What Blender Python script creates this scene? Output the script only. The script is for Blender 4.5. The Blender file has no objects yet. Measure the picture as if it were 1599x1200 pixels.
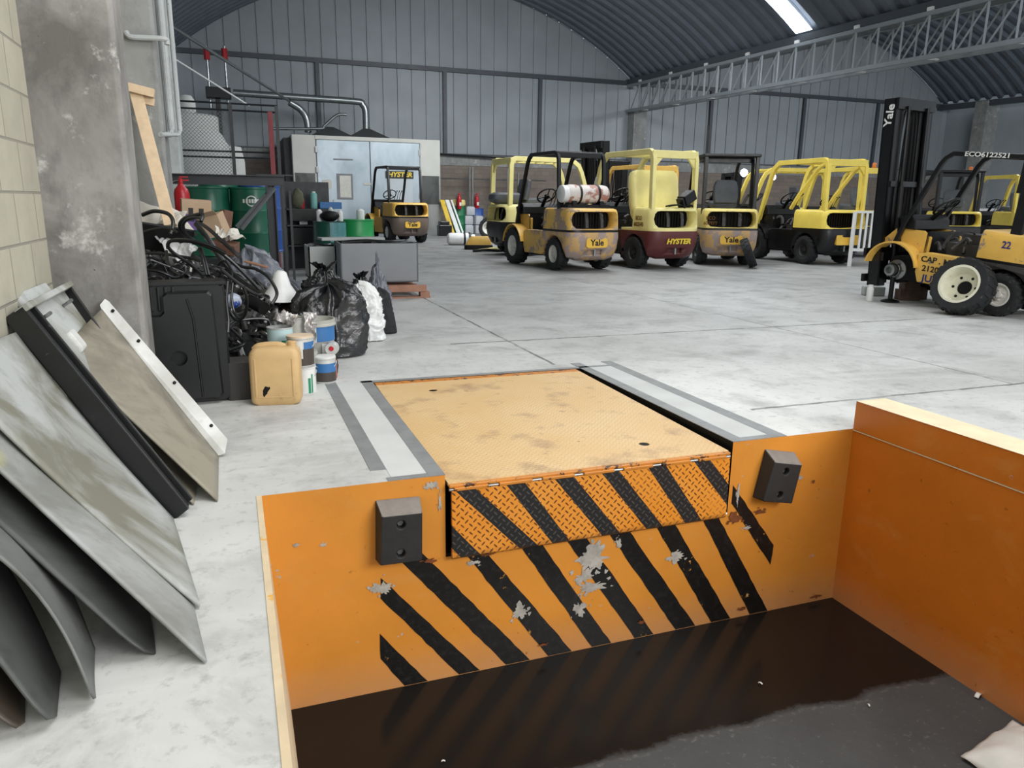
# Warehouse with a dock leveller pit, parked forklift trucks and a scrap pile. All lengths in metres.
import bpy, bmesh, math, random
from mathutils import Vector, Matrix, Euler, noise as mnoise
random.seed(7)
SC = bpy.context.scene
COL = SC.collection
R = math.radians
PI = math.pi

# ------------------------------------------------------------------ materials
def _nodes(name):
    m = bpy.data.materials.new(name); m.use_nodes = True
    nt = m.node_tree; nt.nodes.clear()
    out = nt.nodes.new('ShaderNodeOutputMaterial'); b = nt.nodes.new('ShaderNodeBsdfPrincipled')
    nt.links.new(b.outputs[0], out.inputs[0])
    return m, nt, b
def lin(c):
    f = lambda v: (v/255/12.92) if v <= 10 else ((v/255+.055)/1.055)**2.4
    return (f(c[0]), f(c[1]), f(c[2]), 1)
def N(nt, t, **kw):
    n = nt.nodes.new(t)
    for k, v in kw.items():
        if k.startswith('i_'): n.inputs[int(k[2:])].default_value = v
        else: setattr(n, k, v)
    return n
def L(nt, a, b): nt.links.new(a, b)
def math_n(nt, op, a, b=None, c=None, clamp=False):
    n = nt.nodes.new('ShaderNodeMath'); n.operation = op; n.use_clamp = clamp
    for i, v in enumerate((a, b, c)):
        if v is None: continue
        if isinstance(v, (int, float)): n.inputs[i].default_value = v
        else: nt.links.new(v, n.inputs[i])
    return n.outputs[0]
def mixc(nt, f, a, b):
    n = nt.nodes.new('ShaderNodeMix'); n.data_type = 'RGBA'
    for s, v in ((0, f), (6, a), (7, b)):
        if isinstance(v, (int, float)): n.inputs[s].default_value = v
        elif isinstance(v, tuple): n.inputs[s].default_value = v
        else: nt.links.new(v, n.inputs[s])
    return n.outputs[2]
def coords(nt, kind='Object'):
    return nt.nodes.new('ShaderNodeTexCoord').outputs[kind]
def world_pos(nt):
    return nt.nodes.new('ShaderNodeNewGeometry').outputs['Position']
def noise_n(nt, co, scale, detail=4, rough=.6, dist=0, stretch=None):
    if stretch:
        mp = N(nt, 'ShaderNodeMapping'); mp.inputs['Scale'].default_value = stretch; L(nt, co, mp.inputs[0]); co = mp.outputs[0]
    n = nt.nodes.new('ShaderNodeTexNoise'); n.inputs['Scale'].default_value = scale
    n.inputs['Detail'].default_value = detail; n.inputs['Roughness'].default_value = rough; n.inputs['Distortion'].default_value = dist
    L(nt, co, n.inputs['Vector']); return n.outputs['Fac']
def ramp(nt, f, p0, p1):
    n = N(nt, 'ShaderNodeMapRange'); n.inputs[1].default_value = p0; n.inputs[2].default_value = p1; n.clamp = True
    L(nt, f, n.inputs[0]); return n.outputs[0]
def bump(nt, b, h, strength=.3, dist=.01):
    n = N(nt, 'ShaderNodeBump'); n.inputs['Strength'].default_value = strength; n.inputs['Distance'].default_value = dist
    L(nt, h, n.inputs['Height']); L(nt, n.outputs[0], b.inputs['Normal'])
_cache = {}
def plain(name, rgb, rough=.5, metal=0., var=.12, scale=6., wear=None, wear_at=.62, wscale=9., coat=0., bumpy=0., spec=.5):
    """Painted, moulded or metal surface with slight colour variation and, optionally, worn patches of another colour."""
    if name in _cache: return _cache[name]
    m, nt, b = _nodes(name)
    co = coords(nt)
    c = lin(rgb); dk = tuple(v*(1-var*2) for v in c[:3])+(1,)
    col = mixc(nt, ramp(nt, noise_n(nt, co, scale, 5), .35, .7), c, dk)
    if wear:
        w = ramp(nt, noise_n(nt, co, wscale, 6, .68), wear_at, wear_at+.03)
        col = mixc(nt, w, col, lin(wear))
    L(nt, col, b.inputs['Base Color'])
    rr = N(nt, 'ShaderNodeMapRange'); rr.inputs[3].default_value = max(.03, rough-.1); rr.inputs[4].default_value = min(1, rough+.12)
    L(nt, noise_n(nt, co, scale*1.7, 3), rr.inputs[0]); L(nt, rr.outputs[0], b.inputs['Roughness'])
    b.inputs['Metallic'].default_value = metal; b.inputs['Coat Weight'].default_value = coat
    b.inputs['Specular IOR Level'].default_value = spec
    if bumpy: bump(nt, b, noise_n(nt, co, scale*5, 4), bumpy, .004)
    _cache[name] = m; return m
def glow(name, rgb, s):
    m, nt, b = _nodes(name); b.inputs['Base Color'].default_value = lin(rgb)
    b.inputs['Emission Color'].default_value = lin(rgb); b.inputs['Emission Strength'].default_value = s
    return m

# ------------------------------------------------------------------ mesh builder
class MB:
    def __init__(self): self.v = []; self.f = []; self.m = []; self.M = Matrix(); self.mi = 0
    def at(self, loc=(0,0,0), rot=(0,0,0), s=1.):
        self.M = Matrix.Translation(loc) @ Euler(tuple(R(a) for a in rot)).to_matrix().to_4x4() @ Matrix.Diagonal((s, s, s, 1)); return self
    def mat(self, i): self.mi = i; return self
    def add(self, vs, fs):
        o = len(self.v); self.v += [self.M @ Vector(p) for p in vs]
        for f in fs: self.f.append([o+i for i in f]); self.m.append(self.mi)
        return self
    def box(self, x0, x1, y0, y1, z0, z1):
        return self.add([(x0,y0,z0),(x1,y0,z0),(x1,y1,z0),(x0,y1,z0),(x0,y0,z1),(x1,y0,z1),(x1,y1,z1),(x0,y1,z1)],
                        [(0,3,2,1),(4,5,6,7),(0,1,5,4),(1,2,6,5),(2,3,7,6),(3,0,4,7)])
    def loft(self, rings, cap=True):
        n = len(rings[0]); vs = [p for r in rings for p in r]; fs = []
        for k in range(len(rings)-1):
            for i in range(n):
                j = (i+1) % n; fs.append((k*n+i, k*n+j, (k+1)*n+j, (k+1)*n+i))
        if cap: fs.append(tuple(range(n-1, -1, -1))); fs.append(tuple((len(rings)-1)*n+i for i in range(n)))
        return self.add(vs, fs)
    def prism(self, pts, a0, a1, axis='x'):
        """polygon in the plane across `axis`, pushed from a0 to a1. x: pts=(y,z); y: pts=(x,z); z: pts=(x,y)"""
        g = {'x': lambda p, a: (a, p[0], p[1]), 'y': lambda p, a: (p[0], a, p[1]), 'z': lambda p, a: (p[0], p[1], a)}[axis]
        r0, r1 = [g(p, a0) for p in pts], [g(p, a1) for p in pts]
        return self.loft([r0, r1])
    def ribbon(self, path, t, x0, x1):
        """flat bar of thickness t that follows a path in the y-z plane, from x0 to x1 wide"""
        P = [Vector(p) for p in path]; n = len(P); A = []; B = []
        for i in range(n):
            d0 = (P[i]-P[i-1]).normalized() if i > 0 else None
            d1 = (P[i+1]-P[i]).normalized() if i < n-1 else None
            if d0 is None: d0 = d1
            if d1 is None: d1 = d0
            n0, n1 = Vector((-d0.y, d0.x)), Vector((-d1.y, d1.x)); mm = (n0+n1).normalized(); k = t/2/max(.35, mm.dot(n0))
            A.append(P[i]+mm*k); B.append(P[i]-mm*k)
        rings = [[(x0, a.x, a.y), (x1, a.x, a.y), (x1, b.x, b.y), (x0, b.x, b.y)] for a, b in zip(A, B)]
        return self.loft(rings)
    def tube(self, pts, r, n=8, closed=False, cap=True, rr=None):
        P = [Vector(p) for p in pts]; K = len(P); rings = []; up = Vector((0,0,1)); prev = None
        for i in range(K):
            if closed: d = P[(i+1) % K]-P[i-1]
            else: d = P[min(i+1, K-1)]-P[max(i-1, 0)]
            if d.length < 1e-9: d = Vector((0,0,1))
            d.normalize()
            if prev is None:
                u = d.cross(up)
                if u.length < .05: u = d.cross(Vector((0,1,0)))
            else: u = prev-d*prev.dot(d)
            u.normalize(); prev = u; w = d.cross(u); q = rr[i] if rr else r
            rings.append([tuple(P[i]+(u*math.cos(2*PI*k/n)+w*math.sin(2*PI*k/n))*q) for k in range(n)])
        if closed: rings.append(rings[0]); cap = False
        return self.loft(rings, cap)
    def lathe(self, prof, n=24, axis='z', loop=False):
        g = {'z': lambda r, h, a: (r*math.cos(a), r*math.sin(a), h), 'x': lambda r, h, a: (h, r*math.cos(a), r*math.sin(a)),
             'y': lambda r, h, a: (r*math.cos(a), h, r*math.sin(a))}[axis]
        rings = [[g(max(r, 1e-4), h, 2*PI*k/n) for k in range(n)] for r, h in prof]
        if loop: rings.append(rings[0])
        return self.loft(rings, not loop)
    def grid(self, fn, nu, nv, wrap=False):
        vs = [fn(i/nu, j/nv) for j in range(nv+1) for i in range(nu+1)]
        fs = [(j*(nu+1)+i, j*(nu+1)+i+1, (j+1)*(nu+1)+i+1, (j+1)*(nu+1)+i) for j in range(nv) for i in range(nu)]
        return self.add(vs, fs)
    def build(self, name, mats, parent=None, smooth=35, bevel=0., seg=2, solid=0., sub=0):
        me = bpy.data.meshes.new(name); me.from_pydata([tuple(p) for p in self.v], [], self.f)
        if not isinstance(mats, (list, tuple)): mats = [mats]
        for m in mats: me.materials.append(m)
        for p, i in zip(me.polygons, self.m): p.material_index = i
        bm = bmesh.new(); bm.from_mesh(me); bmesh.ops.recalc_face_normals(bm, faces=bm.faces); bm.to_mesh(me); bm.free()
        if smooth:
            for p in me.polygons: p.use_smooth = True
            me.set_sharp_from_angle(angle=R(smooth))
        o = bpy.data.objects.new(name, me); COL.objects.link(o)
        if parent: o.parent = parent
        if solid:
            s = o.modifiers.new('solid', 'SOLIDIFY'); s.thickness = solid; s.offset = 0
        if bevel:
            b = o.modifiers.new('bevel', 'BEVEL'); b.width = bevel; b.segments = seg; b.limit_method = 'ANGLE'; b.angle_limit = R(40); b.harden_normals = False
        if sub:
            s = o.modifiers.new('sub', 'SUBSURF'); s.levels = sub; s.render_levels = sub
        return o
def bake(o):
    """apply an object's modifiers"""
    dg = bpy.context.evaluated_depsgraph_get(); dg.update()
    me = bpy.data.meshes.new_from_object(o.evaluated_get(dg)); o.modifiers.clear(); o.data = me; return o
def cut(o, cutter):
    md = o.modifiers.new('cut', 'BOOLEAN'); md.operation = 'DIFFERENCE'; md.object = cutter; md.solver = 'EXACT'
    bake(o); bpy.data.objects.remove(cutter); return o
def empty(name, loc=(0,0,0), rz=0., rx=0.):
    o = bpy.data.objects.new(name, None); COL.objects.link(o); o.location = loc; o.rotation_euler = (R(rx), 0, R(rz)); o.empty_display_size = .1
    return o
def tag(o, label=None, cat=None, group=None, kind=None):
    if label: o['label'] = label
    if cat: o['category'] = cat
    if group: o['group'] = group
    if kind: o['kind'] = kind
    return o
def struct(o): o['kind'] = 'structure'; return o
def put(o, loc, rz=0., rx=0., ry=0.):
    o.location = loc; o.rotation_euler = (R(rx), R(ry), R(rz)); return o
def copy_tree(o, parent=None):
    c = o.copy(); COL.objects.link(c)
    if parent is not None: c.parent = parent
    for ch in list(o.children): copy_tree(ch, c)
    return c
def text(name, s, size, mat, parent, M, extr=.002, sx=1., shear=0., bold=0.):
    cu = bpy.data.curves.new(name, 'FONT'); cu.body = s; cu.size = size; cu.extrude = extr; cu.align_x = 'CENTER'; cu.align_y = 'CENTER'; cu.shear = shear; cu.offset = bold
    cu.resolution_u = 3
    t = bpy.data.objects.new(name, cu); COL.objects.link(t)
    dg = bpy.context.evaluated_depsgraph_get(); dg.update()
    me = bpy.data.meshes.new_from_object(t.evaluated_get(dg)); bpy.data.objects.remove(t)
    o = bpy.data.objects.new(name, me); COL.objects.link(o); me.materials.clear(); me.materials.append(mat)
    me.transform(M @ Matrix.Diagonal((sx, 1, 1, 1)))
    if parent: o.parent = parent
    return o
def facing(loc, normal, up=(0,0,1)):
    """matrix that lays x-y lettering on a surface with the given outward normal"""
    z = Vector(normal).normalized(); x = Vector(up).cross(z).normalized(); y = z.cross(x)
    return Matrix(((x.x, y.x, z.x, loc[0]), (x.y, y.y, z.y, loc[1]), (x.z, y.z, z.z, loc[2]), (0,0,0,1)))
def spline(pts, k=6):
    """Catmull-Rom through the points"""
    P = [Vector(p) for p in pts]; out = []
    for i in range(len(P)-1):
        a, b, c, d = P[max(i-1, 0)], P[i], P[i+1], P[min(i+2, len(P)-1)]
        for j in range(k):
            t = j/k
            out.append(.5*((2*b)+(c-a)*t+(2*a-5*b+4*c-d)*t*t+(3*b-a-3*c+d)*t**3))
    out.append(P[-1]); return out
def rrect(hx, hy, r, n=4, cx=0., cy=0.):
    out = []
    for (sx, sy, a0) in ((1,1,0),(-1,1,90),(-1,-1,180),(1,-1,270)):
        for k in range(n+1):
            a = R(a0+90*k/n); out.append((cx+sx*(hx-r)+r*math.cos(a), cy+sy*(hy-r)+r*math.sin(a)))
    return out

# shared surfaces
M_black = plain('black_metal', (15,15,17), .42, .0, .1, spec=.35)
M_steel = plain('bare_steel', (150,152,152), .35, .85, .12)
M_dark = plain('grease_and_shade_black', (9,9,9), .6, 0, .2, spec=.3)  # near-black for greasy parts and for the shade inside holes and openings
M_rubber = plain('tyre_rubber', (30,31,33), .75, 0, .15, wear=(76,74,70), wear_at=.64, wscale=14)
M_white = plain('white_paint', (225,226,224), .4, 0, .05)
M_red = plain('red_paint', (178,28,38), .35, 0, .08)
M_ink = plain('black_ink', (20,18,18), .5, 0, 0)
M_blueink = plain('blue_ink', (40,48,120), .5, 0, 0)
M_grey = plain('grey_paint', (128,131,134), .5, 0, .08)

# ------------------------------------------------------------------ the building
DOCK_Y, PIT_Z, PIT_X0, PIT_X1 = 3.62, -1.21, .05, 3.70
LEV_X0, LEV_X1, LEV_Y1 = .97, 2.775, 5.80
WALL_X, FAR_Y = -.985, 37.
EAVE_L, EAVE_R, EAVE_2 = -1.6, 20.0, 41.6

def concrete_floor():
    m, nt, b = _nodes('worn_concrete_floor')
    p = world_pos(nt); sp = N(nt, 'ShaderNodeSeparateXYZ'); L(nt, p, sp.inputs[0]); X, Y = sp.outputs[0], sp.outputs[1]
    big = noise_n(nt, p, .35, 5, .62); mid = noise_n(nt, p, 1.6, 6, .68, .4); fine = noise_n(nt, p, 14, 5, .7)
    streak = noise_n(nt, p, 1.1, 5, .65, .8, (.35, 1.6, 1))
    col = mixc(nt, ramp(nt, big, .36, .68), lin((220,221,218)), lin((178,178,175)))
    col = mixc(nt, math_n(nt, 'MULTIPLY', ramp(nt, mid, .50, .72), .7), col, lin((146,146,143)))
    col = mixc(nt, math_n(nt, 'MULTIPLY', ramp(nt, streak, .52, .74), .6), col, lin((228,228,225)))
    col = mixc(nt, math_n(nt, 'MULTIPLY', ramp(nt, fine, .54, .72), .45), col, lin((120,120,118)))
    spots = noise_n(nt, p, 2.3, 3, .5, 0)
    col = mixc(nt, math_n(nt, 'MULTIPLY', ramp(nt, spots, .68, .76), .35), col, lin((105,103,100)))
    # floor colour darkened deeper in the hall, for light falling off with distance
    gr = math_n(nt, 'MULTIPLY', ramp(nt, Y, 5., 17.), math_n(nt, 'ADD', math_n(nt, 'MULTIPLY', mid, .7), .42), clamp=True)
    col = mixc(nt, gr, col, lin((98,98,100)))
    # cast joints
    wob = math_n(nt, 'MULTIPLY', math_n(nt, 'SUBTRACT', noise_n(nt, p, 3.5, 4, .7), .5), .05)
    def line(co, at, w, lo=None, hi=None, along=None):
        d = math_n(nt, 'ABSOLUTE', math_n(nt, 'SUBTRACT', math_n(nt, 'ADD', co, wob), at))
        f = math_n(nt, 'LESS_THAN', d, w)
        if along is not None:
            f = math_n(nt, 'MULTIPLY', f, math_n(nt, 'GREATER_THAN', along, lo)); f = math_n(nt, 'MULTIPLY', f, math_n(nt, 'LESS_THAN', along, hi))
        return f
    js = [line(Y, 7.22, .022, 2.0, 40., X), line(Y, 4.21, .016, 3.35, 40., X), line(X, 2.62, .016, 6.0, 36., Y), line(X, 5.95, .010, 4.2, 36., Y),
          line(Y, 10.9, .012, 2.6, 40., X), line(Y, 15.5, .014, -2., 40., X), line(X, 9.6, .012, 3., 36., Y), line(Y, 21., .014, -2., 40., X), line(X, 14.2, .014, 3., 36., Y)]
    j = js[0]
    for q in js[1:]: j = math_n(nt, 'MAXIMUM', j, q)
    j = math_n(nt, 'MULTIPLY', j, ramp(nt, noise_n(nt, p, 2.2, 4, .7), .3, .55))
    col = mixc(nt, math_n(nt, 'MULTIPLY', j, .75), col, lin((70,70,70)))
    L(nt, col, b.inputs['Base Color'])
    L(nt, math_n(nt, 'ADD', math_n(nt, 'MULTIPLY', mid, .35), .38), b.inputs['Roughness'])
    bump(nt, b, math_n(nt, 'SUBTRACT', math_n(nt, 'ADD', math_n(nt, 'MULTIPLY', fine, .35), mid), j), .25, .01)
    return m
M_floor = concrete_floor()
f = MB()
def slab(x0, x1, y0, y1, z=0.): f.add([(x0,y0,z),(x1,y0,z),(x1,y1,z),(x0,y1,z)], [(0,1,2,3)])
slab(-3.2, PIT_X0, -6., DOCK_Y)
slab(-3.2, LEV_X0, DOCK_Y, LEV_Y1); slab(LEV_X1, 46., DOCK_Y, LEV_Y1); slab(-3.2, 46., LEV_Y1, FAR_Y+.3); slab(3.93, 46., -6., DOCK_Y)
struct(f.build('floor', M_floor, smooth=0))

def pit_floor_mat():
    m, nt, b = _nodes('wet_asphalt')
    p = world_pos(nt); sp = N(nt, 'ShaderNodeSeparateXYZ'); L(nt, p, sp.inputs[0]); X, Y = sp.outputs[0], sp.outputs[1]
    n1 = noise_n(nt, p, 2.2, 6, .65); n2 = noise_n(nt, p, 30, 4, .7); n3 = noise_n(nt, p, .9, 3, .5)
    # standing water against the dock face, its edge runs slantwise across the pit
    e = math_n(nt, 'SUBTRACT', Y, math_n(nt, 'ADD', math_n(nt, 'MULTIPLY', X, -.02), 2.76))
    e = math_n(nt, 'ADD', e, math_n(nt, 'MULTIPLY', math_n(nt, 'SUBTRACT', n1, .5), .22))
    e = math_n(nt, 'ADD', e, math_n(nt, 'MULTIPLY', math_n(nt, 'SUBTRACT', n2, .5), .04))
    wet = ramp(nt, e, 0., .05)
    dry = mixc(nt, n1, lin((60,61,62)), lin((84,85,85))); dry = mixc(nt, ramp(nt, n2, .6, .75), dry, lin((104,104,102)))
    col = mixc(nt, wet, dry, lin((27,25,23)))
    rim = math_n(nt, 'MULTIPLY', math_n(nt, 'LESS_THAN', math_n(nt, 'ABSOLUTE', e), .012), ramp(nt, n2, .5, .6))
    col = mixc(nt, math_n(nt, 'MULTIPLY', rim, .3), col, lin((120,120,116)))
    L(nt, col, b.inputs['Base Color'])
    rg = N(nt, 'ShaderNodeMapRange'); L(nt, wet, rg.inputs[0]); rg.inputs[3].default_value = .55; rg.inputs[4].default_value = .17; b.inputs['Specular IOR Level'].default_value = .2
    L(nt, rg.outputs[0], b.inputs['Roughness'])
    bs = N(nt, 'ShaderNodeBump'); L(nt, n2, bs.inputs['Height']); bs.inputs['Distance'].default_value = .006
    L(nt, math_n(nt, 'SUBTRACT', .5, math_n(nt, 'MULTIPLY', wet, .49)), bs.inputs['Strength']); L(nt, bs.outputs[0], b.inputs['Normal'])
    return m
f = MB(); f.add([(-.2,-6.,PIT_Z),(3.9,-6.,PIT_Z),(3.9,3.9,PIT_Z),(-.2,3.9,PIT_Z)], [(0,1,2,3)])
struct(f.build('floor_pit', pit_floor_mat(), smooth=0))

def orange_wall_mat(name, rgb=(222,146,54), seed=0.):
    m, nt, b = _nodes(name)
    p = world_pos(nt); mp = N(nt, 'ShaderNodeMapping'); mp.inputs['Location'].default_value = (seed, seed*.7, seed*.3); L(nt, p, mp.inputs[0]); q = mp.outputs[0]
    sp = N(nt, 'ShaderNodeSeparateXYZ'); L(nt, p, sp.inputs[0]); Z = sp.outputs[2]
    n1 = noise_n(nt, q, 1.6, 5, .6); n2 = noise_n(nt, q, 7, 6, .7); n3 = noise_n(nt, q, 3.1, 4, .62, .5, (1,1,1.6))
    c = lin(rgb)
    col = mixc(nt, ramp(nt, n1, .35, .7), c, lin(tuple(v*.93 for v in rgb)))
    col = mixc(nt, math_n(nt, 'MULTIPLY', ramp(nt, n3, .56, .72), .3), col, lin((206,150,84)))
    # scuffed band at the foot of the wall
    foot = math_n(nt, 'MULTIPLY', ramp(nt, math_n(nt, 'ADD', Z, math_n(nt, 'MULTIPLY', n2, .16)), -.86, -1.2), .62)
    col = mixc(nt, foot, col, lin((190,146,112)))
    col = mixc(nt, ramp(nt, n2, .69, .705), col, lin((176,172,164)))         # chips down to concrete
    n4 = noise_n(nt, q, 16, 3, .6)
    col = mixc(nt, math_n(nt, 'MULTIPLY', ramp(nt, n4, .68, .74), .5), col, lin((92,52,22)))  # small dark dings
    L(nt, col, b.inputs['Base Color']); b.inputs['Roughness'].default_value = .42
    bump(nt, b, math_n(nt, 'ADD', math_n(nt, 'MULTIPLY', n2, .5), n1), .35, .012)
    return m
M_orange = orange_wall_mat('orange_wall_paint')
M_orange2 = orange_wall_mat('orange_side_wall_paint', (206,116,30), 4.)
def stripe_mat():
    m, nt, b = _nodes('black_stripe_paint')
    p = world_pos(nt); n2 = noise_n(nt, p, 9, 6, .7); n1 = noise_n(nt, p, 26, 5, .7)
    col = mixc(nt, ramp(nt, n1, .5, .8), lin((21,20,19)), lin((48,46,44)))
    col = mixc(nt, ramp(nt, n2, .66, .68), col, lin((198,140,60)))
    col = mixc(nt, ramp(nt, n2, .70, .71), col, lin((188,184,178)))
    L(nt, col, b.inputs['Base Color']); b.inputs['Roughness'].default_value = .33
    bump(nt, b, n2, .25, .006); return m
M_stripe = stripe_mat()
M_chip = plain('bare_concrete_chip', (186,182,174), .8, 0, .2, 20, bumpy=.5)

# dock face with the black hazard stripes and bare patches (flat paint on the wall)
w = MB()
y = DOCK_Y
w.add([(PIT_X0+.07,y,PIT_Z),(LEV_X0,y,PIT_Z),(LEV_X0,y,0),(PIT_X0-.02,y,0)], [(0,1,2,3)])
w.add([(LEV_X0,y,PIT_Z),(LEV_X1,y,PIT_Z),(LEV_X1,y,-.47),(LEV_X0,y,-.47)], [(0,1,2,3)])
w.add([(LEV_X1,y,PIT_Z),(PIT_X1,y,PIT_Z),(PIT_X1,y,0),(LEV_X1,y,0)], [(0,1,2,3)])
w.mat(1)
def stripe(p, jit=.006):
    """quad (x,z) corners, edges slightly uneven, lying on the wall"""
    e = []
    for i in range(4):
        a, b_ = p[i], p[(i+1) % 4]; n = max(1, int(math.dist(a, b_)/.05))
        for k in range(n):
            t = k/n; j = (random.random()-.5)*jit if k else 0
            e.append((a[0]+(b_[0]-a[0])*t+j, y-.0022, a[1]+(b_[1]-a[1])*t+j*.4))
    w.add(e, [tuple(range(len(e)))])
zb = PIT_Z+.004
for q in [[(.602,-.858),(.602,-1.01),(.729,zb),(.860,zb)], [(.616,-.533),(.612,-.652),(1.042,zb),(1.165,zb)],
          [(.705,-.425),(.840,-.425),(1.472,zb),(1.324,zb)], [(1.085,-.475),(1.200,-.475),(1.742,zb),(1.588,zb)],
          [(1.405,-.475),(1.530,-.475),(2.005,zb),(1.875,zb)], [(1.680,-.475),(1.805,-.475),(2.300,zb),(2.165,zb)],
          [(1.955,-.475),(2.085,-.475),(2.602,zb),(2.458,zb)], [(2.270,-.475),(2.395,-.475),(2.868,zb),(2.722,zb)],
          [(2.595,-.475),(2.71,-.475),(3.160,zb),(3.018,zb)], [(2.80,-.28),(2.80,-.40),(3.146,-.872),(3.156,-.735)]]:
    stripe(q)
w.mat(2)
def patch(cx, cz, rx, rz, seed=0, n=70):
    rnd = random.Random(seed)
    def one(cx, cz, rx, rz, sd, n):
        e = []
        for k in range(n):
            a = 2*PI*k/n; q = Vector((math.cos(a)*1.3, math.sin(a)*1.3, sd*3.7)); s = .78+.55*mnoise.noise(q)+.42*mnoise.noise(q*2.7)+.22*mnoise.noise(q*6.5)
            e.append((cx+rx*max(.15, s)*math.cos(a), y-.0034-.0001*sd, cz+rz*max(.15, s)*math.sin(a)))
        w.add(e, [tuple(range(n))])
    one(cx, cz, rx, rz, seed, n)
    for k in range(4): a = rnd.random()*6.3; m = rnd.uniform(.9,1.5); f_ = rnd.uniform(.10,.25); one(cx+rx*m*math.cos(a), cz+rz*m*math.sin(a), rx*f_, rz*f_*1.2, seed+k+.5, 16)
for i, (cx, cz, rx, rz) in enumerate([(1.86,-.62,.11,.09),(1.80,-.73,.07,.05),(1.86,-.80,.09,.05),(1.78,-.93,.05,.06),(2.42,-.70,.06,.035),(1.40,-.88,.05,.05),(3.31,-.29,.03,.012),(3.26,-.40,.014,.04),
        (.62,-.59,.06,.05),(.90,-.05,.04,.025),(.94,-.15,.010,.05),(2.84,-.36,.012,.07),(2.93,-.58,.035,.014),(.33,-.30,.022,.012),(.20,-.28,.016,.010),(1.12,-.53,.04,.02),(2.02,-.55,.022,.04)]):
    patch(cx, cz, rx, rz, seed=i)
w.mat(3)
for i, (cx, cz, rx, rz) in enumerate([(3.02,-.485,.045,.02),(2.84,-.50,.05,.045),(1.20,-.485,.05,.012),(.88,-.475,.04,.015),(3.42,-.33,.015,.012),(2.20,-1.10,.03,.012),(1.55,-1.12,.03,.01),(2.95,-1.15,.04,.012),(3.55,-1.17,.05,.015)]): patch(cx, cz, rx, rz, seed=40+i)
struct(w.build('wall_dock', [M_orange, M_stripe, M_chip, plain('rust_scrape', (128,70,30), .8, 0, .25, 20)], smooth=0))
# drips and knocks next to the lip: rusty scrape
# side walls of the pit
M_cream = plain('cream_edge_paint', (226,205,170), .6, 0, .1, 4, wear=(226,170,80), wear_at=.6, wscale=3)
w = MB(); w.add([(PIT_X0,-6.,0),(PIT_X0,DOCK_Y,0),(PIT_X0+.075,DOCK_Y,PIT_Z),(PIT_X0+.075,-6.,PIT_Z)], [(0,1,2,3)])
w.box(PIT_X0-.022, PIT_X0+.003, -6., DOCK_Y-.002, -.02, .003)
struct(w.build('wall_pit_left', [M_cream], smooth=0))
w = MB(); w.add([(PIT_X1,-6.,PIT_Z),(PIT_X1,DOCK_Y,PIT_Z),(PIT_X1,DOCK_Y,0),(PIT_X1,-6.,0)], [(0,1,2,3)])
w.mat(1); w.box(PIT_X1-.0045, PIT_X1-.0005, -6., DOCK_Y-.004, -.010, -.003)
struct(w.build('wall_pit_right', [M_orange2, M_cream], smooth=0))
M_curbtop = plain('pale_curb_paint', (238,222,186), .6, 0, .08, 5)
w = MB(); w.box(PIT_X1-.005, 3.935, -6., DOCK_Y-.005, -.001, .186); w.mat(1); w.add([(PIT_X1-.009,-6.,.1875),(3.932,-6.,.1875),(3.932,DOCK_Y-.008,.1875),(PIT_X1-.009,DOCK_Y-.008,.1875)], [(0,1,2,3)])
struct(w.build('wall_curb', [M_orange2, M_curbtop], smooth=0))

# block wall on the left and its concrete pillars
def block_mat(name, c0, c1, mortar, bw=.4, bh=.2, axis='YZ'):
    m, nt, b = _nodes(name)
    p = world_pos(nt); sp = N(nt, 'ShaderNodeSeparateXYZ'); L(nt, p, sp.inputs[0])
    cb = N(nt, 'ShaderNodeCombineXYZ'); L(nt, sp.outputs[1 if axis == 'YZ' else 0], cb.inputs[0]); L(nt, math_n(nt, 'SUBTRACT', sp.outputs[2], .153 if axis == 'YZ' else 0.), cb.inputs[1])
    br = N(nt, 'ShaderNodeTexBrick'); L(nt, cb.outputs[0], br.inputs['Vector'])
    for k, v in (('Scale', 1.), ('Mortar Size', .008), ('Mortar Smooth', .4), ('Brick Width', bw), ('Row Height', bh), ('Bias', -.2)): br.inputs[k].default_value = v
    br.inputs['Color1'].default_value = lin(c0); br.inputs['Color2'].default_value = lin(c1); br.inputs['Mortar'].default_value = lin(mortar)
    n2 = noise_n(nt, p, 5, 6, .7); n3 = noise_n(nt, p, .8, 4)
    col = mixc(nt, math_n(nt, 'MULTIPLY', ramp(nt, n2, .4, .75), .45), br.outputs['Color'], lin(tuple(v*.82 for v in c0)))
    col = mixc(nt, math_n(nt, 'MULTIPLY', ramp(nt, n3, .5, .75), .35), col, lin(tuple(v*.86 for v in c1)))
    L(nt, col, b.inputs['Base Color']); b.inputs['Roughness'].default_value = .85
    bump(nt, b, math_n(nt, 'SUBTRACT', math_n(nt, 'MULTIPLY', n2, .5), br.outputs['Fac']), .5, .012)
    return m
w = MB(); w.box(WALL_X-.2, WALL_X, -6., 11.2, 0, 6.)
struct(w.build('wall_left', block_mat('pale_block', (182,178,160), (172,168,152), (140,137,126), .42, .2525), smooth=0))
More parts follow.
